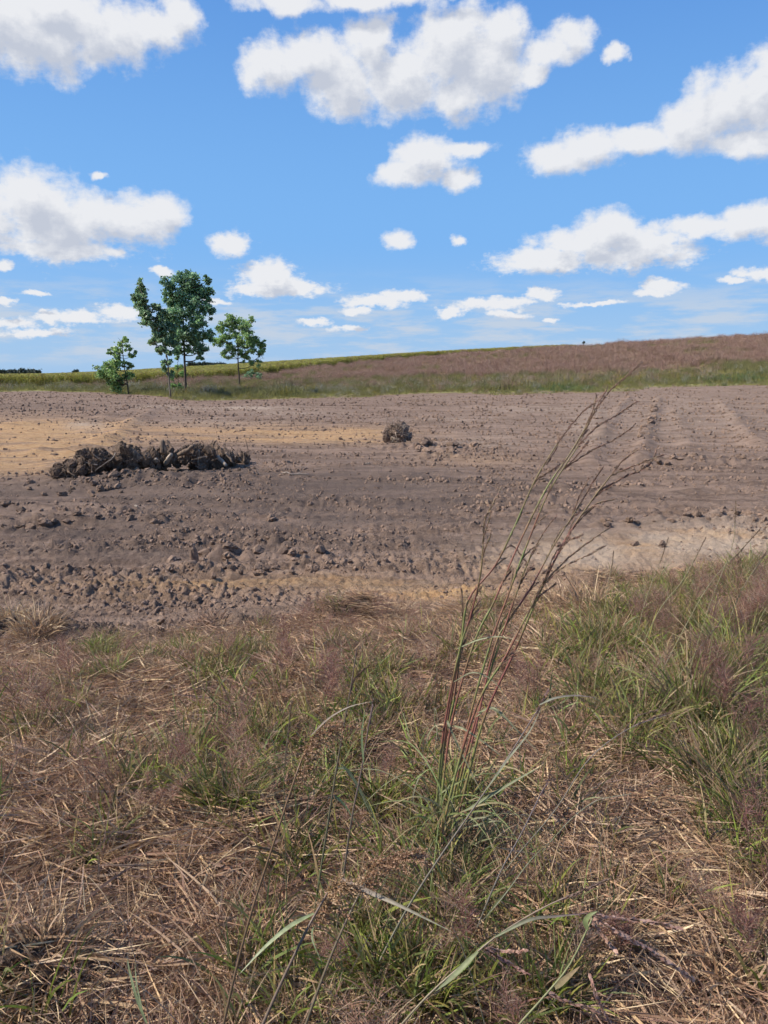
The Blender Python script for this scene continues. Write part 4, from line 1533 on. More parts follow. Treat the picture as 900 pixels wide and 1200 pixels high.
# ------------------------------------------------------------------ prairie grass
def proto_prairie(pal, hmin, hmax, n=46, rad=0.5, heads=True, headpal=None):
    b = MB()
    c = pick(n, pal, .25)
    tip = c if headpal is None else pick(n, headpal, .2)
    b.blades(polar(n, rad), rnd(n, -0.9, 0.9), rnd(n, hmin, hmax), rnd(n, 0.0, .35), rnd(n, .0, .8), rnd(n, .012, .026), c, tip, K=3)
    if heads:
        m2 = n
        c = pick(m2, headpal or pal, .25)
        bs = polar(m2, rad)
        bs[:, 2] = rnd(m2, hmin * .7, hmax * .9)
        b.blades(bs, rnd(m2, 0, 6.28), rnd(m2, .12, .3), rnd(m2, .1, .9), rnd(m2, 0, .6), rnd(m2, .012, .03), c, c, K=1)
    return b.mesh("prairie_tuft", M_FAR)


RUST = [(0.24, 0.155, 0.11), (0.30, 0.20, 0.15), (0.16, 0.11, 0.075), (0.20, 0.17, 0.09)]
RUSTH = [(0.35, 0.215, 0.165), (0.26, 0.15, 0.12), (0.44, 0.31, 0.235)]
PGREEN = [(0.32, 0.32, 0.08), (0.24, 0.26, 0.07), (0.40, 0.36, 0.12), (0.46, 0.38, 0.17)]
LUSH = [(0.12, 0.18, 0.065), (0.15, 0.20, 0.07), (0.10, 0.15, 0.065)]
rust = [proto_prairie(RUST, .45, .95, headpal=RUSTH) for _ in range(4)]
grn = [proto_prairie(PGREEN, .25, .6, headpal=[(0.2, 0.18, .08), (0.14, 0.15, 0.06)]) for _ in range(4)]
lush = [proto_prairie(LUSH, .35, .9, n=60, heads=False) for _ in range(2)]
yel = [proto_prairie([(0.14, .15, .05)], .4, .8, n=40, headpal=[(0.50, 0.36, 0.05), (0.15, 0.15, 0.05)]) for _ in range(1)]
whi = [proto_prairie([(0.14, .15, .07)], .4, .9, n=40, headpal=[(0.50, 0.48, 0.42), (0.25, 0.22, 0.16)]) for _ in range(1)]
m_ = 150000
yg = 50 * (340 / 50) ** rng.random(m_)
ug = rnd(m_, -0.6, 0.6)
xg = ug * yg
pxg, pyg = proj(xg, yg, z0(xg, yg))
be = backedge(pxg)
dd = yg - be + perlin(xg * .12, yg * .12, 5) * 5 + perlin(xg * .6, yg * .6, 6) * 1.5
inside = dd > -2
# left end: bare earth runs up to the corn, with a thin grassy verge
sparse_l = np.where(pxg < 60, 0.25, 1.0)
cornm = yg > corn_front(pxg) - 2
keep = inside & ~cornm & (rng.random(m_) < 0.42 * sparse_l * np.where(dd < 5, .6, 1))
xg, yg, dd, pxg, pyg = xg[keep], yg[keep], dd[keep], pxg[keep], pyg[keep]
n_ = len(xg)
green_w = sstep(44, 12, dd + 11 * perlin(xg * .07, yg * .05, 91) + 5 * perlin(xg * .4, yg * .3, 92)) * 0.95 + 0.55 * (pxg < 330) * sstep(200, 150, pxg * 0 + yg) * .5
green_w = np.clip(green_w + 0.8 * np.exp(-(((pxg - 880) / 60) ** 2 + ((pyg - 435) / 8) ** 2)) + 0.55 * sstep(.1, .4, perlin(xg * .05, yg * .03, 93)), 0.03, 1)
vy = np.interp(pxg, [0, 200, 330, 450, 640, 760, 900], [444, 446, 444, 441, 440, 437, 428]) + 7 * perlin(xg * .05, yg * .03, 96) + 3 * perlin(xg * .3, yg * .1, 97)
green_w = np.clip(np.maximum(green_w, sstep(-3, 3, pyg - vy) * .9), 0, 1)
r1 = rng.random(n_)
clumpy = np.clip(1 + 0.9 * perlin(xg * .35, yg * .18, 94) + 0.5 * perlin(xg * .09, yg * .05, 95), .45, 1.9)
idx = np.where(r1 < green_w, 4 + rng.integers(0, 4, n_), rng.integers(0, 4, n_))
lm = (np.exp(-(((pxg - 665) / 26) ** 2 + ((dd - 3) / 5) ** 2)) > rng.random(n_) * 1.1) | ((np.exp(-(((pxg - 860) / 50) ** 2 + ((dd - 10) / 7) ** 2)) * .5 > rng.random(n_)))
idx = np.where(lm, 8 + rng.integers(0, 2, n_), idx)
ym = (rng.random(n_) < 0.06 * (pxg > 600) * (dd < 25) + 0.02 * (dd < 30))
idx = np.where(ym, 10, idx)
wm = (rng.random(n_) < 0.05 * (dd < 30) + 0.10 * (np.abs(pxg - 395) < 25) * (dd < 40))
idx = np.where(wm, 11, idx)
sc_ = rnd(n_, .7, 1.15) * clumpy * np.where(dd < 4, .55, 1.0) * np.where(yg < 120, 1, 1 + (yg - 120) / 500)
# InstanceOnPoints reads joined instances in reverse order of linking
allp = rust + grn + lush + yel + whi
scatter("prairie_grass", np.stack([xg, yg, hzv(xg, yg)], 1), np.stack([np.zeros(n_), np.zeros(n_), rnd(n_, 0, 6.28)], 1), sc_, idx, allp, "rust coloured prairie grass on the hillside with a green verge")


# ------------------------------------------------------------------ tussocks and tufts that stand out
def tuft(px, py, wpx, hpx, label, kind='green', name='grass_tuft', n=90, seedheads=0, lean=None, group=None):
    p = at(px, py)
    p.z = hz(p.x, p.y)
    m1 = p.y / F
    w_, h_ = wpx * m1 / 2, hpx * m1 * 1.25
    root = thing(name, p, label, "grass tuft" if kind != 'dry' else "dry grass", group)
    b = MB()
    pal = {'green': GREEN_PAL, 'dry': STRAW_PAL, 'blue': BLUEG_PAL, 'lush': [(0.175, 0.225, 0.05), (0.24, 0.28, 0.075), (0.14, 0.185, 0.05), (0.31, 0.31, 0.11), (0.32, 0.25, 0.14), (0.26, 0.19, 0.12)]}[kind]
    n = int(n * 1.35)
    base = polar(n, w_ * .55)
    zz = np.array([hz(p.x + q[0], p.y + q[1]) - p.z for q in base])
    base[:, 2] = zz - 0.005
    c = pick(n, pal, .25)
    tip = c * 1.1
    dry = rng.random(n) < (.3 if kind != 'dry' else 0)
    tip[dry] = pick(int(dry.sum()), STRAW_PAL)
    az = np.arctan2(base[:, 1], base[:, 0]) + rng.normal(size=n) * .9
    b.blades(base, az, rnd(n, .3, 1.1) * h_, rnd(n, .02, .75 if kind != 'dry' else 1.1), rnd(n, .1, 1.5 if kind != 'dry' else 1.9), rnd(n, .0028, .0075), c * .9, tip, K=7)
    link("blades", b.mesh("blades", M_BLADE if kind != 'dry' else M_STRAW), root, kind='stuff')
    if seedheads:
        sb = MB()
        for i in range((seedheads + 1) // 2):
            q = polar(1, w_ * .5)[0]
            ln = Vector((random.uniform(.1, .5), random.uniform(-.2, .2), 1))
            tp = q + np.array(ln) * h_ * random.uniform(.6, 1.0)
            sb.tube([tuple(q), tuple((q + tp) / 2), tuple(tp + np.array(ln) * h_ * .3)], [.0014, .001, .0005], (0.2, .13, .1), 3, cap=False)
            wisp_into(sb, tp, h_ * .3, h_ * .28, 70, lean=ln)
        link("seed_heads", sb.mesh("seed_heads", M_WISP), root)
    return root


tuft(40, 868, 80, 52, "bright green tuft with dark purple base shadow at the left edge", 'lush', n=190, seedheads=5)
tuft(130, 798, 60, 36, "green tuft near the soil edge left of centre, left of its twin", 'lush', n=120, seedheads=2)
tuft(262, 796, 90, 40, "wide low green tuft at the soil edge, right of its twin", 'green', n=170, seedheads=4)
tuft(195, 935, 60, 48, "green tuft beside the large shaded clump left of centre", 'green', n=110, seedheads=3)
tuft(262, 955, 130, 72, "large green clump with deep shade under it left of centre", 'green', n=280, seedheads=6)
tuft(370, 860, 60, 46, "green tuft crowned with a purplish puff of seed near centre", 'green', n=90, seedheads=9)
tuft(466, 855, 60, 46, "brownish tuft with a purple puff of seed left of the tall stems", 'green', n=70, seedheads=10)
tuft(440, 960, 70, 66, "mixed green tuft left of the base of the tall stems", 'green', n=150, seedheads=3)
tuft(688, 830, 60, 62, "narrow upright green tuft standing right of the tall stems", 'lush', n=130, seedheads=1)
tuft(745, 860, 90, 78, "tall green clump right of the narrow upright tuft", 'lush', n=190, seedheads=4)
tuft(812, 850, 110, 110, "tall leafy green clump in the right hand weeds", 'lush', n=240, seedheads=8)
tuft(868, 800, 90, 100, "green clump with hazy purple seed at the upper right weeds", 'green', n=200, seedheads=12)
tuft(845, 930, 110, 100, "big green clump low in the right hand weeds with deep shade", 'lush', n=260, seedheads=12)
tuft(893, 985, 60, 120, "yellow green clump cut by the right edge of the photo", 'lush', n=180, seedheads=3)
tuft(880, 735, 70, 60, "green tuft at the soil edge by the right edge", 'green', n=130, seedheads=3)
tuft(800, 745, 80, 50, "green tuft at the soil edge above the tall leafy clump", 'green', n=120, seedheads=3)
tuft(690, 722, 60, 50, "dry grey tussock standing at the edge of the sandy soil", 'dry', name='dry_tussock', n=170)
tuft(655, 712, 70, 34, "low dry tussock left of the grey tussock at the soil edge", 'dry', name='dry_tussock', n=150)
tuft(45, 752, 90, 30, "mat of pale dead grass over the earth bank at the left edge", 'dry', name='dry_tussock', n=280)
tuft(15, 745, 50, 34, "dead grass hanging over a dark hollow at the far left bank", 'dry', name='dry_tussock', n=140)
tuft(250, 740, 70, 16, "scrap of dead grass on the low lump of earth", 'dry', name='dry_tussock', n=90)
tuft(60, 1165, 150, 60, "pale straw clump over the dark hollow at the bottom left corner", 'dry', name='dry_tussock', n=330)
tuft(20, 1130, 70, 40, "dead straw at the left edge above the bottom left hollow", 'dry', name='dry_tussock', n=150)
tuft(760, 1060, 120, 50, "patch of broken tan straw stems in the lower right", 'dry', name='dry_tussock', n=220)
tuft(640, 1180, 140, 90, "dark green clump at the bottom edge under the purple seed spikes", 'green', n=240, seedheads=6)
tuft(470, 1170, 150, 90, "green clump at the bottom edge below the tall stems", 'green', n=260, seedheads=4)
tuft(350, 1190, 120, 80, "green clump at the bottom edge below the brown grass plumes", 'lush', n=180, seedheads=4)
tuft(545, 1010, 90, 70, "grey green tuft wrapped round the base of the tall stems", 'blue', n=170, seedheads=0)
tuft(170, 985, 80, 50, "dusky purple seeded tuft left of the bare patch", 'dry', name='seed_tuft', n=70, seedheads=14)
tuft(850, 1150, 120, 80, "dusky seeded dry clump in the bottom right corner", 'dry', name='seed_tuft', n=160, seedheads=12)
tuft(715, 1150, 110, 60, "mauve seed haze clump below the purple spikes", 'dry', name='seed_tuft', n=70, seedheads=16)


# broad leaved weeds
def weed(px, py, hpx, label, n=14, leafpx=16, col=(0.12, 0.17, 0.04)):
    p = at(px, py)
    p.z = hz(p.x, p.y)
    m1 = p.y / F
    root = thing("leafy_weed", p, label, "weed")
    h_ = hpx * m1
    b = MB()
    st = smooth_path([(0, 0, 0), (0.01, 0, h_ * .5), (0.02, 0.01, h_)], 6)
    b.tube(st, [.002] * 3 + [.0015] * 3 + [.001], (0.12, .15, .05), 4)
    link("stem", b.mesh("stem", M_STEM, True), root)
    for i in range(n):
        t = 0.15 + 0.85 * i / n
        q = st[int(t * 6)]
        a = i * 2.4 + random.random()
        L = leafpx * m1 * random.uniform(.7, 1.2) * (1.2 - .5 * t)
        d = Vector((math.cos(a), math.sin(a), random.uniform(.1, .7)))
        pts = smooth_path([q, q + d * L * .5, q + d * L + Vector((0, 0, -L * .3))], 6)
        lb = MB()
        c = np.array(col) * random.uniform(.8, 1.25)
        lb.ribbon(pts, L * .38, c, c * 1.1, Vector((0, 0, 1)), wprof=lambda t: math.sin(math.pi * min(1, t * .93 + .07)) ** .8 + .02)
        link("leaf", lb.mesh("leaf", M_BLADE), root)


tuft(520, 1075, 90, 95, "leafy green tuft hiding the foot of the tall red stems", 'lush', n=230)
tuft(500, 1180, 110, 110, "leafy green tuft at the bottom edge straight below the tall stems", 'green', n=230, seedheads=3)
tuft(545, 960, 70, 80, "upright green tuft just behind the tall red stems", 'green', n=140)
tuft(400, 1000, 70, 60, "small green tuft left of the foot of the tall stems", 'green', n=110, seedheads=4)
weed(493, 1000, 60, "bright green leafy weed at the left foot of the tall stems", 16, 20, (0.16, 0.22, 0.05))
weed(600, 1170, 45, "small yellow green broad leaved weed at the bottom centre right", 12, 18, (0.18, 0.22, 0.06))
weed(355, 920, 34, "yellow green leafy weed behind the leaning brown plume", 12, 22, (0.18, 0.22, 0.05))
weed(70, 1020, 22, "small light green weed beside the bare patch at left", 8, 16, (0.15, 0.2, 0.05))
weed(650, 1020, 26, "small round leaved weed in the thatch right of the tall stems", 8, 12, (0.14, 0.2, 0.06))


# ------------------------------------------------------------------ tall grasses in front
RED = (0.23, 0.095, 0.07)
GRN = (0.21, 0.22, 0.08)
PUR = (0.30, 0.165, 0.14)
root0 = at(518, 1010)
root0.z = hz(root0.x, root0.y)


def spike(b, pts, n=38, w=0.0038, col=PUR, col1=(0.44, 0.33, 0.22), L=0.014, spread=0.22):
    """bluestem raceme: overlapping narrow spikelets along an axis"""
    P = smooth_path(pts, n)
    b.tube(P, [0.0011] * len(P), (0.22, 0.15, 0.09), 4, cap=False)
    for i in range(len(P) - 1):
        d = (P[i + 1] - P[i]).normalized()
        for s in range(2):
            sv = Vector((random.gauss(0, 1), random.gauss(0, 1), random.gauss(0, 1)))
            sv = (sv - d * sv.dot(d)).normalized()
            q = P[i] + sv * 0.0008
            e = (d + sv * spread).normalized()
            ll = L * random.uniform(.7, 1.3)
            c = np.array(col) + (np.array(col1) - np.array(col)) * random.random()
            nn = (e.cross(sv).normalized() * random.gauss(0, 1) + e.cross(e.cross(sv)).normalized() * random.gauss(0, 1)).normalized() * w * .45
            b.add([tuple(q), tuple(q + e * ll * .5 + nn), tuple(q + e * ll), tuple(q + e * ll * .5 - nn)], [(0, 1, 2, 3)], None, c)


STEMS = [
    # pixel paths, top part carries the racemes: (points, radius, spike polylines)
    ([(507, 1033), (518, 930), (530, 843), (556, 752), (580, 703), (607, 640), (640, 573), (667, 533), (693, 490)], 2.45, 2.62,
     [[(693, 490), (713, 460), (735, 440), (752, 425)], [(690, 495), (700, 475), (712, 455)], [(684, 505), (695, 480), (699, 462)], [(672, 525), (685, 505), (693, 485)]]),
    ([(510, 1010), (517, 900), (527, 827), (540, 757), (549, 703), (580, 663), (603, 617), (627, 563), (653, 520)], 2.40, 2.46,
     [[(653, 520), (668, 500), (683, 483), (700, 470)], [(640, 545), (652, 525), (656, 512)], [(627, 563), (648, 550), (662, 540)]]),
    ([(508, 1020), (515, 900), (525, 827), (540, 757), (552, 720), (563, 673), (566, 640)], 2.38, 2.30,
     [[(566, 640), (568, 610), (578, 590), (588, 570)], [(567, 630), (575, 600), (571, 590)]]),
    ([(514, 1017), (532, 930), (550, 843), (574, 757), (597, 693), (618, 637), (643, 577), (677, 523)], 2.45, 2.60,
     [[(677, 523), (688, 500), (697, 482)], [(677, 523), (700, 500), (725, 485), (747, 470)], [(660, 550), (690, 530), (720, 515), (742, 500)], [(655, 555), (675, 535), (690, 517)]]),
    ([(525, 1010), (543, 933), (567, 843), (603, 763), (630, 700), (660, 637), (693, 587), (715, 558)], 2.35, 2.30,
     [[(715, 558), (730, 540), (747, 527)], [(715, 558), (745, 545), (777, 533)], [(700, 578), (730, 560), (760, 545), (772, 522)], [(680, 605), (700, 590), (720, 585)]]),
    ([(520, 1012), (538, 930), (558, 850), (580, 757), (600, 722), (623, 687), (647, 643), (680, 590)], 2.50, 2.75,
     [[(680, 590), (695, 565), (707, 547)], [(668, 610), (680, 580), (690, 560)], [(640, 655), (655, 625), (668, 612)]]),
    ([(512, 1000), (536, 900), (562, 820), (592, 770), (618, 720), (640, 680)], 2.30, 2.25,
     [[(640, 680), (665, 655), (690, 635), (715, 618)], [(640, 680), (660, 665), (690, 650), (708, 640)], [(636, 686), (650, 650), (668, 630)], [(632, 690), (660, 640), (680, 628)]]),
    ([(508, 985), (520, 880), (532, 820), (538, 775), (541, 740)], 2.42, 2.45,
     [[(541, 740), (542, 715), (541, 690)]]),
    ([(522, 1000), (542, 900), (566, 815), (590, 740), (607, 690), (622, 650)], 2.55, 2.70,
     [[(622, 650), (640, 620), (652, 605)], [(618, 660), (600, 640), (585, 650)]]),
]
clump = thing("tall_bluestem", root0, "clump of tall red and green grass stems leaning right against the bare field", "tall grass")
for (path, d0, d1, spikes) in STEMS:
    n = len(path)
    ys = [p_[1] for p_ in path]
    P = []
    for i, (a, b_) in enumerate(path):
        t = (ys[0] - b_) / 560
        P.append(atd(a, b_, d0 + (d1 - d0) * t))
    b = MB()
    sp_ = smooth_path(P, 40)
    r0 = 0.0046
    ph0 = random.random() * 13
    per = random.choice([11, 13, 15])
    # internodes: green above each joint, red below
    Vn = len(sp_)
    sp0 = [q - root0 for q in sp_]
    rad = [r0 * (1 - .55 * i / Vn) * (1.25 if i % 9 == 0 else 1.0) for i in range(Vn)]
    for i in range(0, Vn - 1, 1):
        f_ = ((i + ph0) % per) / per
        ph = float(sstep(.35, .75, f_)) if f_ < .93 else 0.5
        c = np.array(RED) * (1 - ph) + np.array(GRN) * ph
        c = c * random.uniform(.88, 1.12)
        if i > Vn * .78:
            c = np.array((0.20, 0.15, 0.07))
        b.tube(sp0[i:i + 2], rad[i:i + 2], c, 7, cap=False)
    link("stem", b.mesh("stem", M_STEM, True), clump)
    for k in range(5):
        j = random.randrange(int(Vn * .52), Vn - 3)
        dv = (sp_[j + 2] - sp_[j]).normalized()
        a_ = dv + Vector((random.gauss(.18, .22), random.gauss(0, .15), random.gauss(0, .15)))
        q0 = sp_[j] - root0
        L_ = random.uniform(.05, .12)
        sb = MB()
        a_.normalize()
        spike(sb, [q0, q0 + (dv * .6 + a_ * .4) * L_ * .5, q0 + (dv * .3 + a_ * .7) * L_], n=int(L_ / .005), w=.0036)
        link("seed_spike", sb.mesh("seed_spike", M_WISP), clump)
    for s_ in spikes:
        sb = MB()
        top = sp_[-1]
        q = []
        for i, (a, b_) in enumerate(s_):
            q.append(atd(a, b_, top.y + 0.03 * i * random.uniform(-1, 1)) - root0)
        sb_n = max(14, int(sum((q[i + 1] - q[i]).length for i in range(len(q) - 1)) / 0.0042))
        spike(sb, q, n=sb_n)
        link("seed_spike", sb.mesh("seed_spike", M_WISP), clump)


def leafblade(par, org, pts, dep, width, c0, c1=None, name="leaf", label=None, facing=Vector((-0.75, -0.65, 0.7))):
    q = [atd(a, b_, dep if not hasattr(dep, '__len__') else dep[0] + (dep[1] - dep[0]) * i / (len(pts) - 1)) - org for i, (a, b_) in enumerate(pts)]
    b = MB()
    b.ribbon(smooth_path(q, 16), width, c0, c1 or c0, facing)
    return link(name, b.mesh(name, M_BLADE), par, label)


BG = (0.21, 0.225, 0.125)
BG2 = (0.28, 0.27, 0.17)
for pts, dp, wd in [
    ([(526, 860), (524, 845), (535, 870), (552, 905), (565, 930)], (2.42, 2.25), .009),
    ([(530, 850), (545, 855), (570, 872), (590, 888)], (2.42, 2.3), .007),
    ([(558, 840), (575, 830), (600, 850), (596, 858)], (2.4, 2.35), .006),
    ([(560, 835), (580, 830), (610, 860), (640, 890)], (2.4, 2.25), .006),
    ([(520, 880), (510, 850), (510, 830), (516, 860)], (2.38, 2.3), .006),
    ([(518, 900), (500, 870), (512, 850), (508, 890)], (2.38, 2.3), .006),
    ([(522, 920), (530, 945), (550, 990), (545, 1010)], (2.38, 2.3), .008),
    ([(518, 960), (505, 935), (493, 910), (484, 935), (490, 955)], (2.38, 2.3), .007),
    ([(516, 985), (540, 965), (575, 960), (595, 1000)], (2.38, 2.2), .007),
    ([(515, 990), (545, 1005), (560, 1030), (580, 1090)], (2.38, 2.15), .007),
    ([(520, 985), (490, 985), (465, 988), (447, 998)], (2.38, 2.2), .006),
    ([(512, 1000), (498, 1010), (488, 1040), (484, 1070)], (2.38, 2.2), .008),
    ([(520, 975), (545, 970), (580, 962), (590, 965)], (2.38, 2.25), .005),
    ([(536, 760), (560, 750), (585, 746), (612, 752)], (2.4, 2.3), .005),
    ([(530, 800), (555, 788), (580, 800), (600, 830)], (2.4, 2.3), .005),
]:
    c = np.array(BG) * random.uniform(.8, 1.2)
    leafblade(clump, root0, pts, dp, wd, tuple(c), tuple(np.array(BG2) * random.uniform(.8, 1.1)))


for i in range(26):
    b_ = root0 + Vector((random.gauss(0, .035), random.gauss(0, .035), 0))
    b_.z = hz(b_.x, b_.y) + random.uniform(0, .35) ** 1.3
    a = random.uniform(0, 6.28)
    L = random.uniform(.14, .36)
    dr = Vector((math.cos(a), math.sin(a), 0))
    up = Vector((0.12, 0, 1))
    rise = random.uniform(.35, .8)
    q = [b_, b_ + (up * rise + dr * .25) * L * .5, b_ + (up * rise * 1.1 + dr * .8) * L * .8, b_ + (up * rise * .5 + dr * 1.25) * L]
    lb = MB()
    c = np.array(random.choice([(0.19, .215, .085), (0.15, .185, .065), (0.22, .22, .12), (0.27, .21, .11)])) * random.uniform(.85, 1.15)
    lb.ribbon(rel(smooth_path(q, 12), root0), random.uniform(.004, .008), c, c * 1.15, Vector((-0.75, -0.65, 0.7)))
    link("leaf", lb.mesh("leaf", M_BLADE), clump)


def stalk(name, path, d0, d1, r, label, col, col1=None, heads=None, leaves=(), cat="grass stalk", headcol=None):
    P = [atd(a, b_, d0 + (d1 - d0) * i / (len(path) - 1)) for i, (a, b_) in enumerate(path)]
    # continue to the ground
    dwn = P[0] - P[1]
    q = P[0].copy()
    k = 0
    st_ = dwn.length
    while q.z > hz(q.x, q.y) and k < 8:
        dwn = Vector((dwn.x * .85, dwn.y * .85, min(dwn.z, -.5 * st_))).normalized() * st_
        q = q + dwn
        P = [q.copy()] + P
        k += 1
    org = P[0].copy()
    root = thing(name, org, label, cat)
    b = MB()
    sp_ = smooth_path(P, 36)
    b.tube(rel(sp_, org), list(np.linspace(r, r * .45, len(sp_))), col, 7, col1 or col, cap=False)
    link("stem", b.mesh("stem", M_STEM, True), root)
    if heads:
        for h_ in heads:
            if h_[0] == 'plume':
                hp = smooth_path([atd(a, b_, d1) for a, b_ in h_[1]], 26)
                hb = MB()
                hb.tube(rel(hp, org), [.0012] * len(hp), (0.30, .18, .08), 4, cap=False)
                for i in range(h_[2]):
                    t = random.random()
                    q = hp[int(t * 26)] - org
                    L = h_[3] * random.uniform(.5, 1.2) * (1.1 - .5 * t)
                    d = Vector((random.gauss(.55, .35), random.gauss(0, .35), random.gauss(.15, .4))).normalized()
                    br = smooth_path([q, q + d * L * .5, q + d * L + Vector((0, 0, -L * .18))], 6)
                    hb.tube(br, [.0005] * 7, (0.32, .2, .1), 3, cap=False)
                    for u_ in br[1:]:
                        for s in range(2):
                            e = (d + Vector((random.gauss(0, .5), random.gauss(0, .5), random.gauss(0, .5)))).normalized()
                            nn = e.orthogonal().normalized() * .0011
                            ll = random.uniform(.004, .009)
                            c = pick(1, headcol or [(0.50, .31, .19), (0.60, .42, .28), (0.38, .22, .13)], .2)[0]
                            hb.add([tuple(u_), tuple(u_ + e * ll * .5 + nn), tuple(u_ + e * ll), tuple(u_ + e * ll * .5 - nn)], [(0, 1, 2, 3)], None, c)
                link("seed_plume", hb.mesh("seed_plume", M_WISP), root)
            else:
                hb = MB()
                q = [atd(a, b_, d1 + random.uniform(-.02, .02)) - org for a, b_ in h_[1]]
                ln = sum((q[i + 1] - q[i]).length for i in range(len(q) - 1))
                spike(hb, q, n=max(10, int(ln / .0035)), w=h_[2], col=h_[3], col1=h_[4], L=.010)
                link("seed_spike", hb.mesh("seed_spike", M_WISP), root)
    for lf in leaves:
        leafblade(root, org, lf[0], lf[1], lf[2], lf[3], lf[4] if len(lf) > 4 else lf[3])
    return root


BRN = (0.13, 0.095, 0.065)
DKG = (0.10, 0.12, 0.06)
stalk("plume_grass", [(262, 1200), (290, 1085), (325, 975), (348, 905), (358, 880)], 1.45, 1.62, .0038, "brown grass stalk topped by a rusty plume drooping right, leftmost of the plumed stalks", BRN, (0.2, .11, .06),
      heads=[('plume', [(345, 915), (357, 882), (366, 864), (385, 857), (412, 850)], 150, .055)],
      leaves=[([(364, 862), (385, 842), (410, 828), (437, 822)], (1.62, 1.6), .005, (0.27, .22, .17))], cat="grass stalk")
stalk("plume_grass", [(308, 1200), (335, 1140), (362, 1085), (384, 1046)], 1.10, 1.22, .0046, "thick dark grass stalk with a rusty plume, between the other two plumed stalks", (0.11, .10, .065), (0.17, .12, .08),
      heads=[('plume', [(368, 1075), (383, 1046), (398, 1040), (420, 1043)], 110, .04), ('plume', [(366, 1078), (376, 1066), (395, 1066), (405, 1072)], 26, .03)],
      leaves=[([(368, 1070), (340, 1085), (310, 1110), (280, 1142)], (1.2, 1.1), .010, (0.26, .29, .14), (0.36, .37, .23))])
stalk("plume_grass", [(362, 1190), (390, 1115), (415, 1060), (429, 1032)], 1.25, 1.36, .0040, "grass stalk with a broad fuzzy rusty plume just left of the tall stems base", (0.11, .10, .065), (0.17, .12, .08),
      heads=[('plume', [(420, 1045), (432, 1020), (446, 1012), (470, 1006), (492, 1006)], 150, .05)],
      leaves=[([(400, 1030), (430, 1044), (470, 1062), (530, 1092)], (1.3, 1.15), .009, (0.24, .18, .16), (0.25, .24, .16)), ([(404, 1110), (372, 1085), (366, 1100), (378, 1130)], (1.3, 1.2), .006, (0.17, .22, .11))])
stalk("grass_stalk", [(370, 1060), (382, 980), (392, 915), (400, 868), (412, 800), (418, 760)], 2.0, 2.1, .0036, "dark upright grass stem right of the leaning brown plume", DKG, (0.16, .11, .09),
      heads=[('spike', [(410, 815), (416, 795), (432, 780)], .004, (0.15, .09, .08), (0.22, .15, .12))],
      leaves=[([(392, 932), (405, 945), (418, 968)], 2.0, .008, (0.18, .23, .12)), ([(396, 900), (410, 905), (435, 950), (440, 970)], 2.0, .007, (0.19, .23, .13))])
stalk("grass_stalk", [(402, 1030), (412, 960), (424, 900), (432, 850), (437, 825)], 1.9, 2.0, .0036, "dark stem with a pale arching leaf, nearest the left side of the tall stems", (0.12, .11, .07), (0.16, .10, .10),
      heads=[('spike', [(433, 850), (436, 832), (437, 820)], .004, (0.16, .10, .10), (0.24, .17, .14))],
      leaves=[([(426, 895), (424, 860), (428, 830)], 1.95, .010, (0.19, .25, .13)), ([(400, 895), (415, 915), (430, 945), (440, 968)], 1.95, .007, (0.18, .22, .13))])
stalk("grass_stalk", [(337, 1135), (336, 1060), (334, 980), (333, 905), (340, 830)], 1.9, 2.0, .0017, "thin straight green stem standing behind the leaning brown plume", (0.10, .12, .05), (0.15, .13, .08),
      heads=[('spike', [(334, 900), (338, 860), (342, 822)], .002, (0.2, .13, .12), (0.26, .19, .15))])
# blue grey leaning stem right of the clump
stalk("leaning_grass", [(480, 1060), (515, 1005), (560, 940), (600, 880), (630, 832)], 1.75, 1.72, .0032, "blue grey stem leaning right in front of the tall stems", (0.19, .19, .13), (0.21, .16, .15),
      heads=[('spike', [(628, 838), (636, 820), (642, 810)], .004, PUR, (0.3, .2, .2))],
      leaves=[([(545, 950), (575, 932), (605, 914), (636, 897)], (1.75, 1.7), .009, (0.19, .22, .11), (0.27, .29, .17)), ([(632, 826), (650, 818), (675, 815), (700, 818)], (1.72, 1.7), .006, (0.2, .22, .15), (.24, .18, .17)),
              ([(570, 925), (595, 890), (620, 858), (635, 828)], (1.73, 1.7), .006, (0.24, .25, .17), (0.30, .30, .22))])
stalk("leaning_grass", [(570, 1060), (590, 1015), (612, 975), (634, 930), (642, 918)], 1.9, 1.85, .0030, "shorter grey purple stem leaning right beside the blue grey one", (0.15, .16, .12), (0.2, .15, .17),
      heads=[('spike', [(634, 935), (641, 918), (645, 905)], .004, PUR, (0.28, .2, .2))],
      leaves=[([(560, 1085), (590, 1050), (620, 1010), (645, 985)], (1.85, 1.8), .004, (0.2, .21, .14))])
stalk("arching_grass", [(655, 975), (675, 955), (700, 938), (740, 930)], 2.2, 2.15, .0016, "pale thin blade arching over the thatch in the lower right centre", (0.22, .25, .14), (0.28, .28, .2), cat="grass blade")
stalk("arching_grass", [(600, 1010), (650, 950), (690, 890), (735, 855), (780, 838)], 2.1, 2.15, .0020, "grey purple stem arching right toward the green clumps", (0.18, .17, .12), (0.21, .17, .17),
      heads=[('spike', [(740, 852), (762, 842), (785, 836)], .003, PUR, (.28, .22, .2)), ('spike', [(730, 858), (745, 840), (770, 832)], .003, PUR, (.28, .22, .2))])
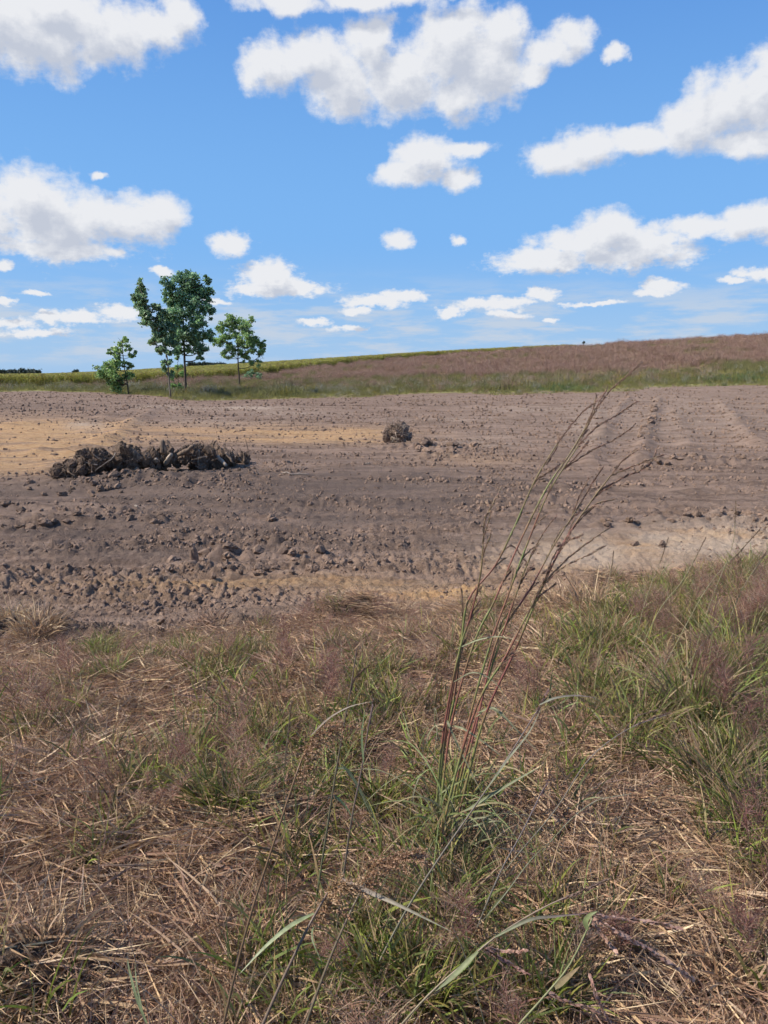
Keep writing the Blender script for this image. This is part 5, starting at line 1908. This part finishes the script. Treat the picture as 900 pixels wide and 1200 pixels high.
# purple spikes in the lower right
SPK = (0.52, .29, .22)
SPK1 = (0.70, .48, .38)
stalk("purple_spiked_grass", [(600, 1210), (640, 1165), (668, 1130), (690, 1085), (697, 1070)], 1.05, 1.10, .0028, "grass with thick mauve seed spikes fanned out to the lower right", (0.15, .12, .08), (0.22, .22, .10),
      heads=[('spike', [(690, 1075), (720, 1090), (755, 1110), (790, 1132), (812, 1148)], .0075, SPK, SPK1), ('spike', [(690, 1072), (730, 1076), (770, 1082), (795, 1088)], .006, SPK, SPK1),
             ('spike', [(692, 1078), (705, 1095), (722, 1115)], .006, SPK, SPK1), ('spike', [(640, 1160), (660, 1172), (700, 1185)], .004, SPK, SPK1), ('spike', [(690, 1140), (700, 1170), (715, 1200)], .004, SPK, SPK1)],
      leaves=[([(650, 1158), (665, 1145), (680, 1132)], (1.05, 1.0), .010, (0.30, .27, .14), (.42, .32, .18)), ([(688, 1090), (686, 1080), (692, 1072), (700, 1068)], 1.08, .010, (0.2, .24, .1))], cat="tall grass")
stalk("purple_spiked_grass", [(450, 1225), (500, 1168), (545, 1128), (585, 1095), (640, 1062), (706, 1034)], 1.12, 1.2, .0026, "long green and mauve stem lying low to the right across the bottom", (0.22, .25, .10), (0.30, .22, .16),
      heads=[('spike', [(655, 1055), (680, 1045), (712, 1031)], .0035, (0.26, .17, .14), (0.34, .25, .2)), ('spike', [(568, 1110), (590, 1115), (618, 1114)], .006, SPK, SPK1), ('spike', [(568, 1112), (590, 1125), (620, 1142)], .006, SPK, SPK1)],
      leaves=[([(560, 1115), (530, 1145), (510, 1162)], (1.15, 1.1), .010, (0.24, .28, .13), (.34, .37, .21)), ([(580, 1098), (620, 1078), (650, 1074), (690, 1070)], (1.15, 1.15), .006, (0.2, .24, .12), (.24, .17, .18))], cat="tall grass")
stalk("bare_grass_stem", [(560, 1170), (545, 1120), (530, 1085), (555, 1120), (590, 1180)][0:3], 1.3, 1.3, .0014, "pale thin stem rising at the bottom left of the mauve stem", (0.26, .24, .17), cat="grass stalk")
# bottom left
stalk("broad_grass_blade", [(178, 1215), (172, 1180), (160, 1130), (147, 1085), (135, 1050)], 1.2, 1.3, .0015, "single stem with broad blue green leaves at the bottom left", (0.16, .16, .10), (0.15, .10, .08),
      leaves=[([(172, 1200), (160, 1170), (152, 1140), (149, 1122)], (1.2, 1.2), .013, (0.27, .32, .16), (0.34, .39, .22)), ([(168, 1190), (160, 1155), (158, 1125)], (1.22, 1.2), .008, (0.29, .34, .17), (0.38, .40, .25))], cat="grass stalk")
stalk("bare_grass_stem", [(215, 1205), (170, 1160), (135, 1128), (110, 1112)], 1.5, 1.5, .0014, "straight tan straw lying across the bottom left", (0.34, .25, .19), cat="grass stalk")
stalk("grass_stalk", [(60, 1000), (45, 940), (30, 890), (20, 850)], 2.6, 2.6, .0015, "thin green brown stem leaning left at the left edge", (0.15, .16, .07), (0.2, .14, .1), heads=[('spike', [(24, 868), (20, 850), (14, 832)], .003, (0.18, .11, .1), (0.26, .18, .15))])
stalk("grass_stalk", [(150, 960), (132, 925), (115, 905), (98, 898)], 2.4, 2.4, .0018, "drooping dark seed stem above the bare patch at left", (0.15, .14, .08), (0.16, .11, .09), heads=[('spike', [(128, 935), (112, 912), (100, 900)], .004, (0.15, .10, .08), (0.22, .16, .12))])
# right hand stalks reaching over the bare field
for i, (pth, lab) in enumerate([
    ([(770, 800), (800, 740), (835, 680), (880, 632)], "thin seed stem arching right, nearest the right edge"),
    ([(735, 800), (770, 720), (800, 680), (822, 640)], "thin seed stem leaning right over the sandy strip"),
    ([(740, 780), (752, 720), (765, 680), (862, 590)][0:3] + [(780, 640)], "upright thin seed stem at the left of the right hand weeds"),
    ([(830, 800), (850, 740), (870, 690), (893, 655)], "thin seed stem above the big right hand clump"),
    ([(700, 780), (706, 730), (712, 690), (718, 655)], "fine upright stem left of the narrow green tuft"),
    ([(810, 780), (835, 700), (858, 640), (862, 598)], "tallest thin seed stem rising over the right hand weeds"),
    ([(760, 850), (790, 800), (820, 760), (850, 720)], "pale stem leaning right inside the right hand weeds"),
]):
    h_ = pth[-2:]
    mx_ = ((h_[0][0] + h_[1][0]) / 2 + 1, (h_[0][1] + h_[1][1]) / 2)
    stalk("seeding_grass", pth, 3.4, 3.5, .0026, lab, (0.20, .21, .08), (0.27, .21, .13), heads=[('spike', [mx_, h_[1], (h_[1][0] * 1.5 - mx_[0] * .5, h_[1][1] * 1.5 - mx_[1] * .5)], .0032, (0.26, .18, .13), (0.36, .28, .19))])
print("objects", len(S.objects))
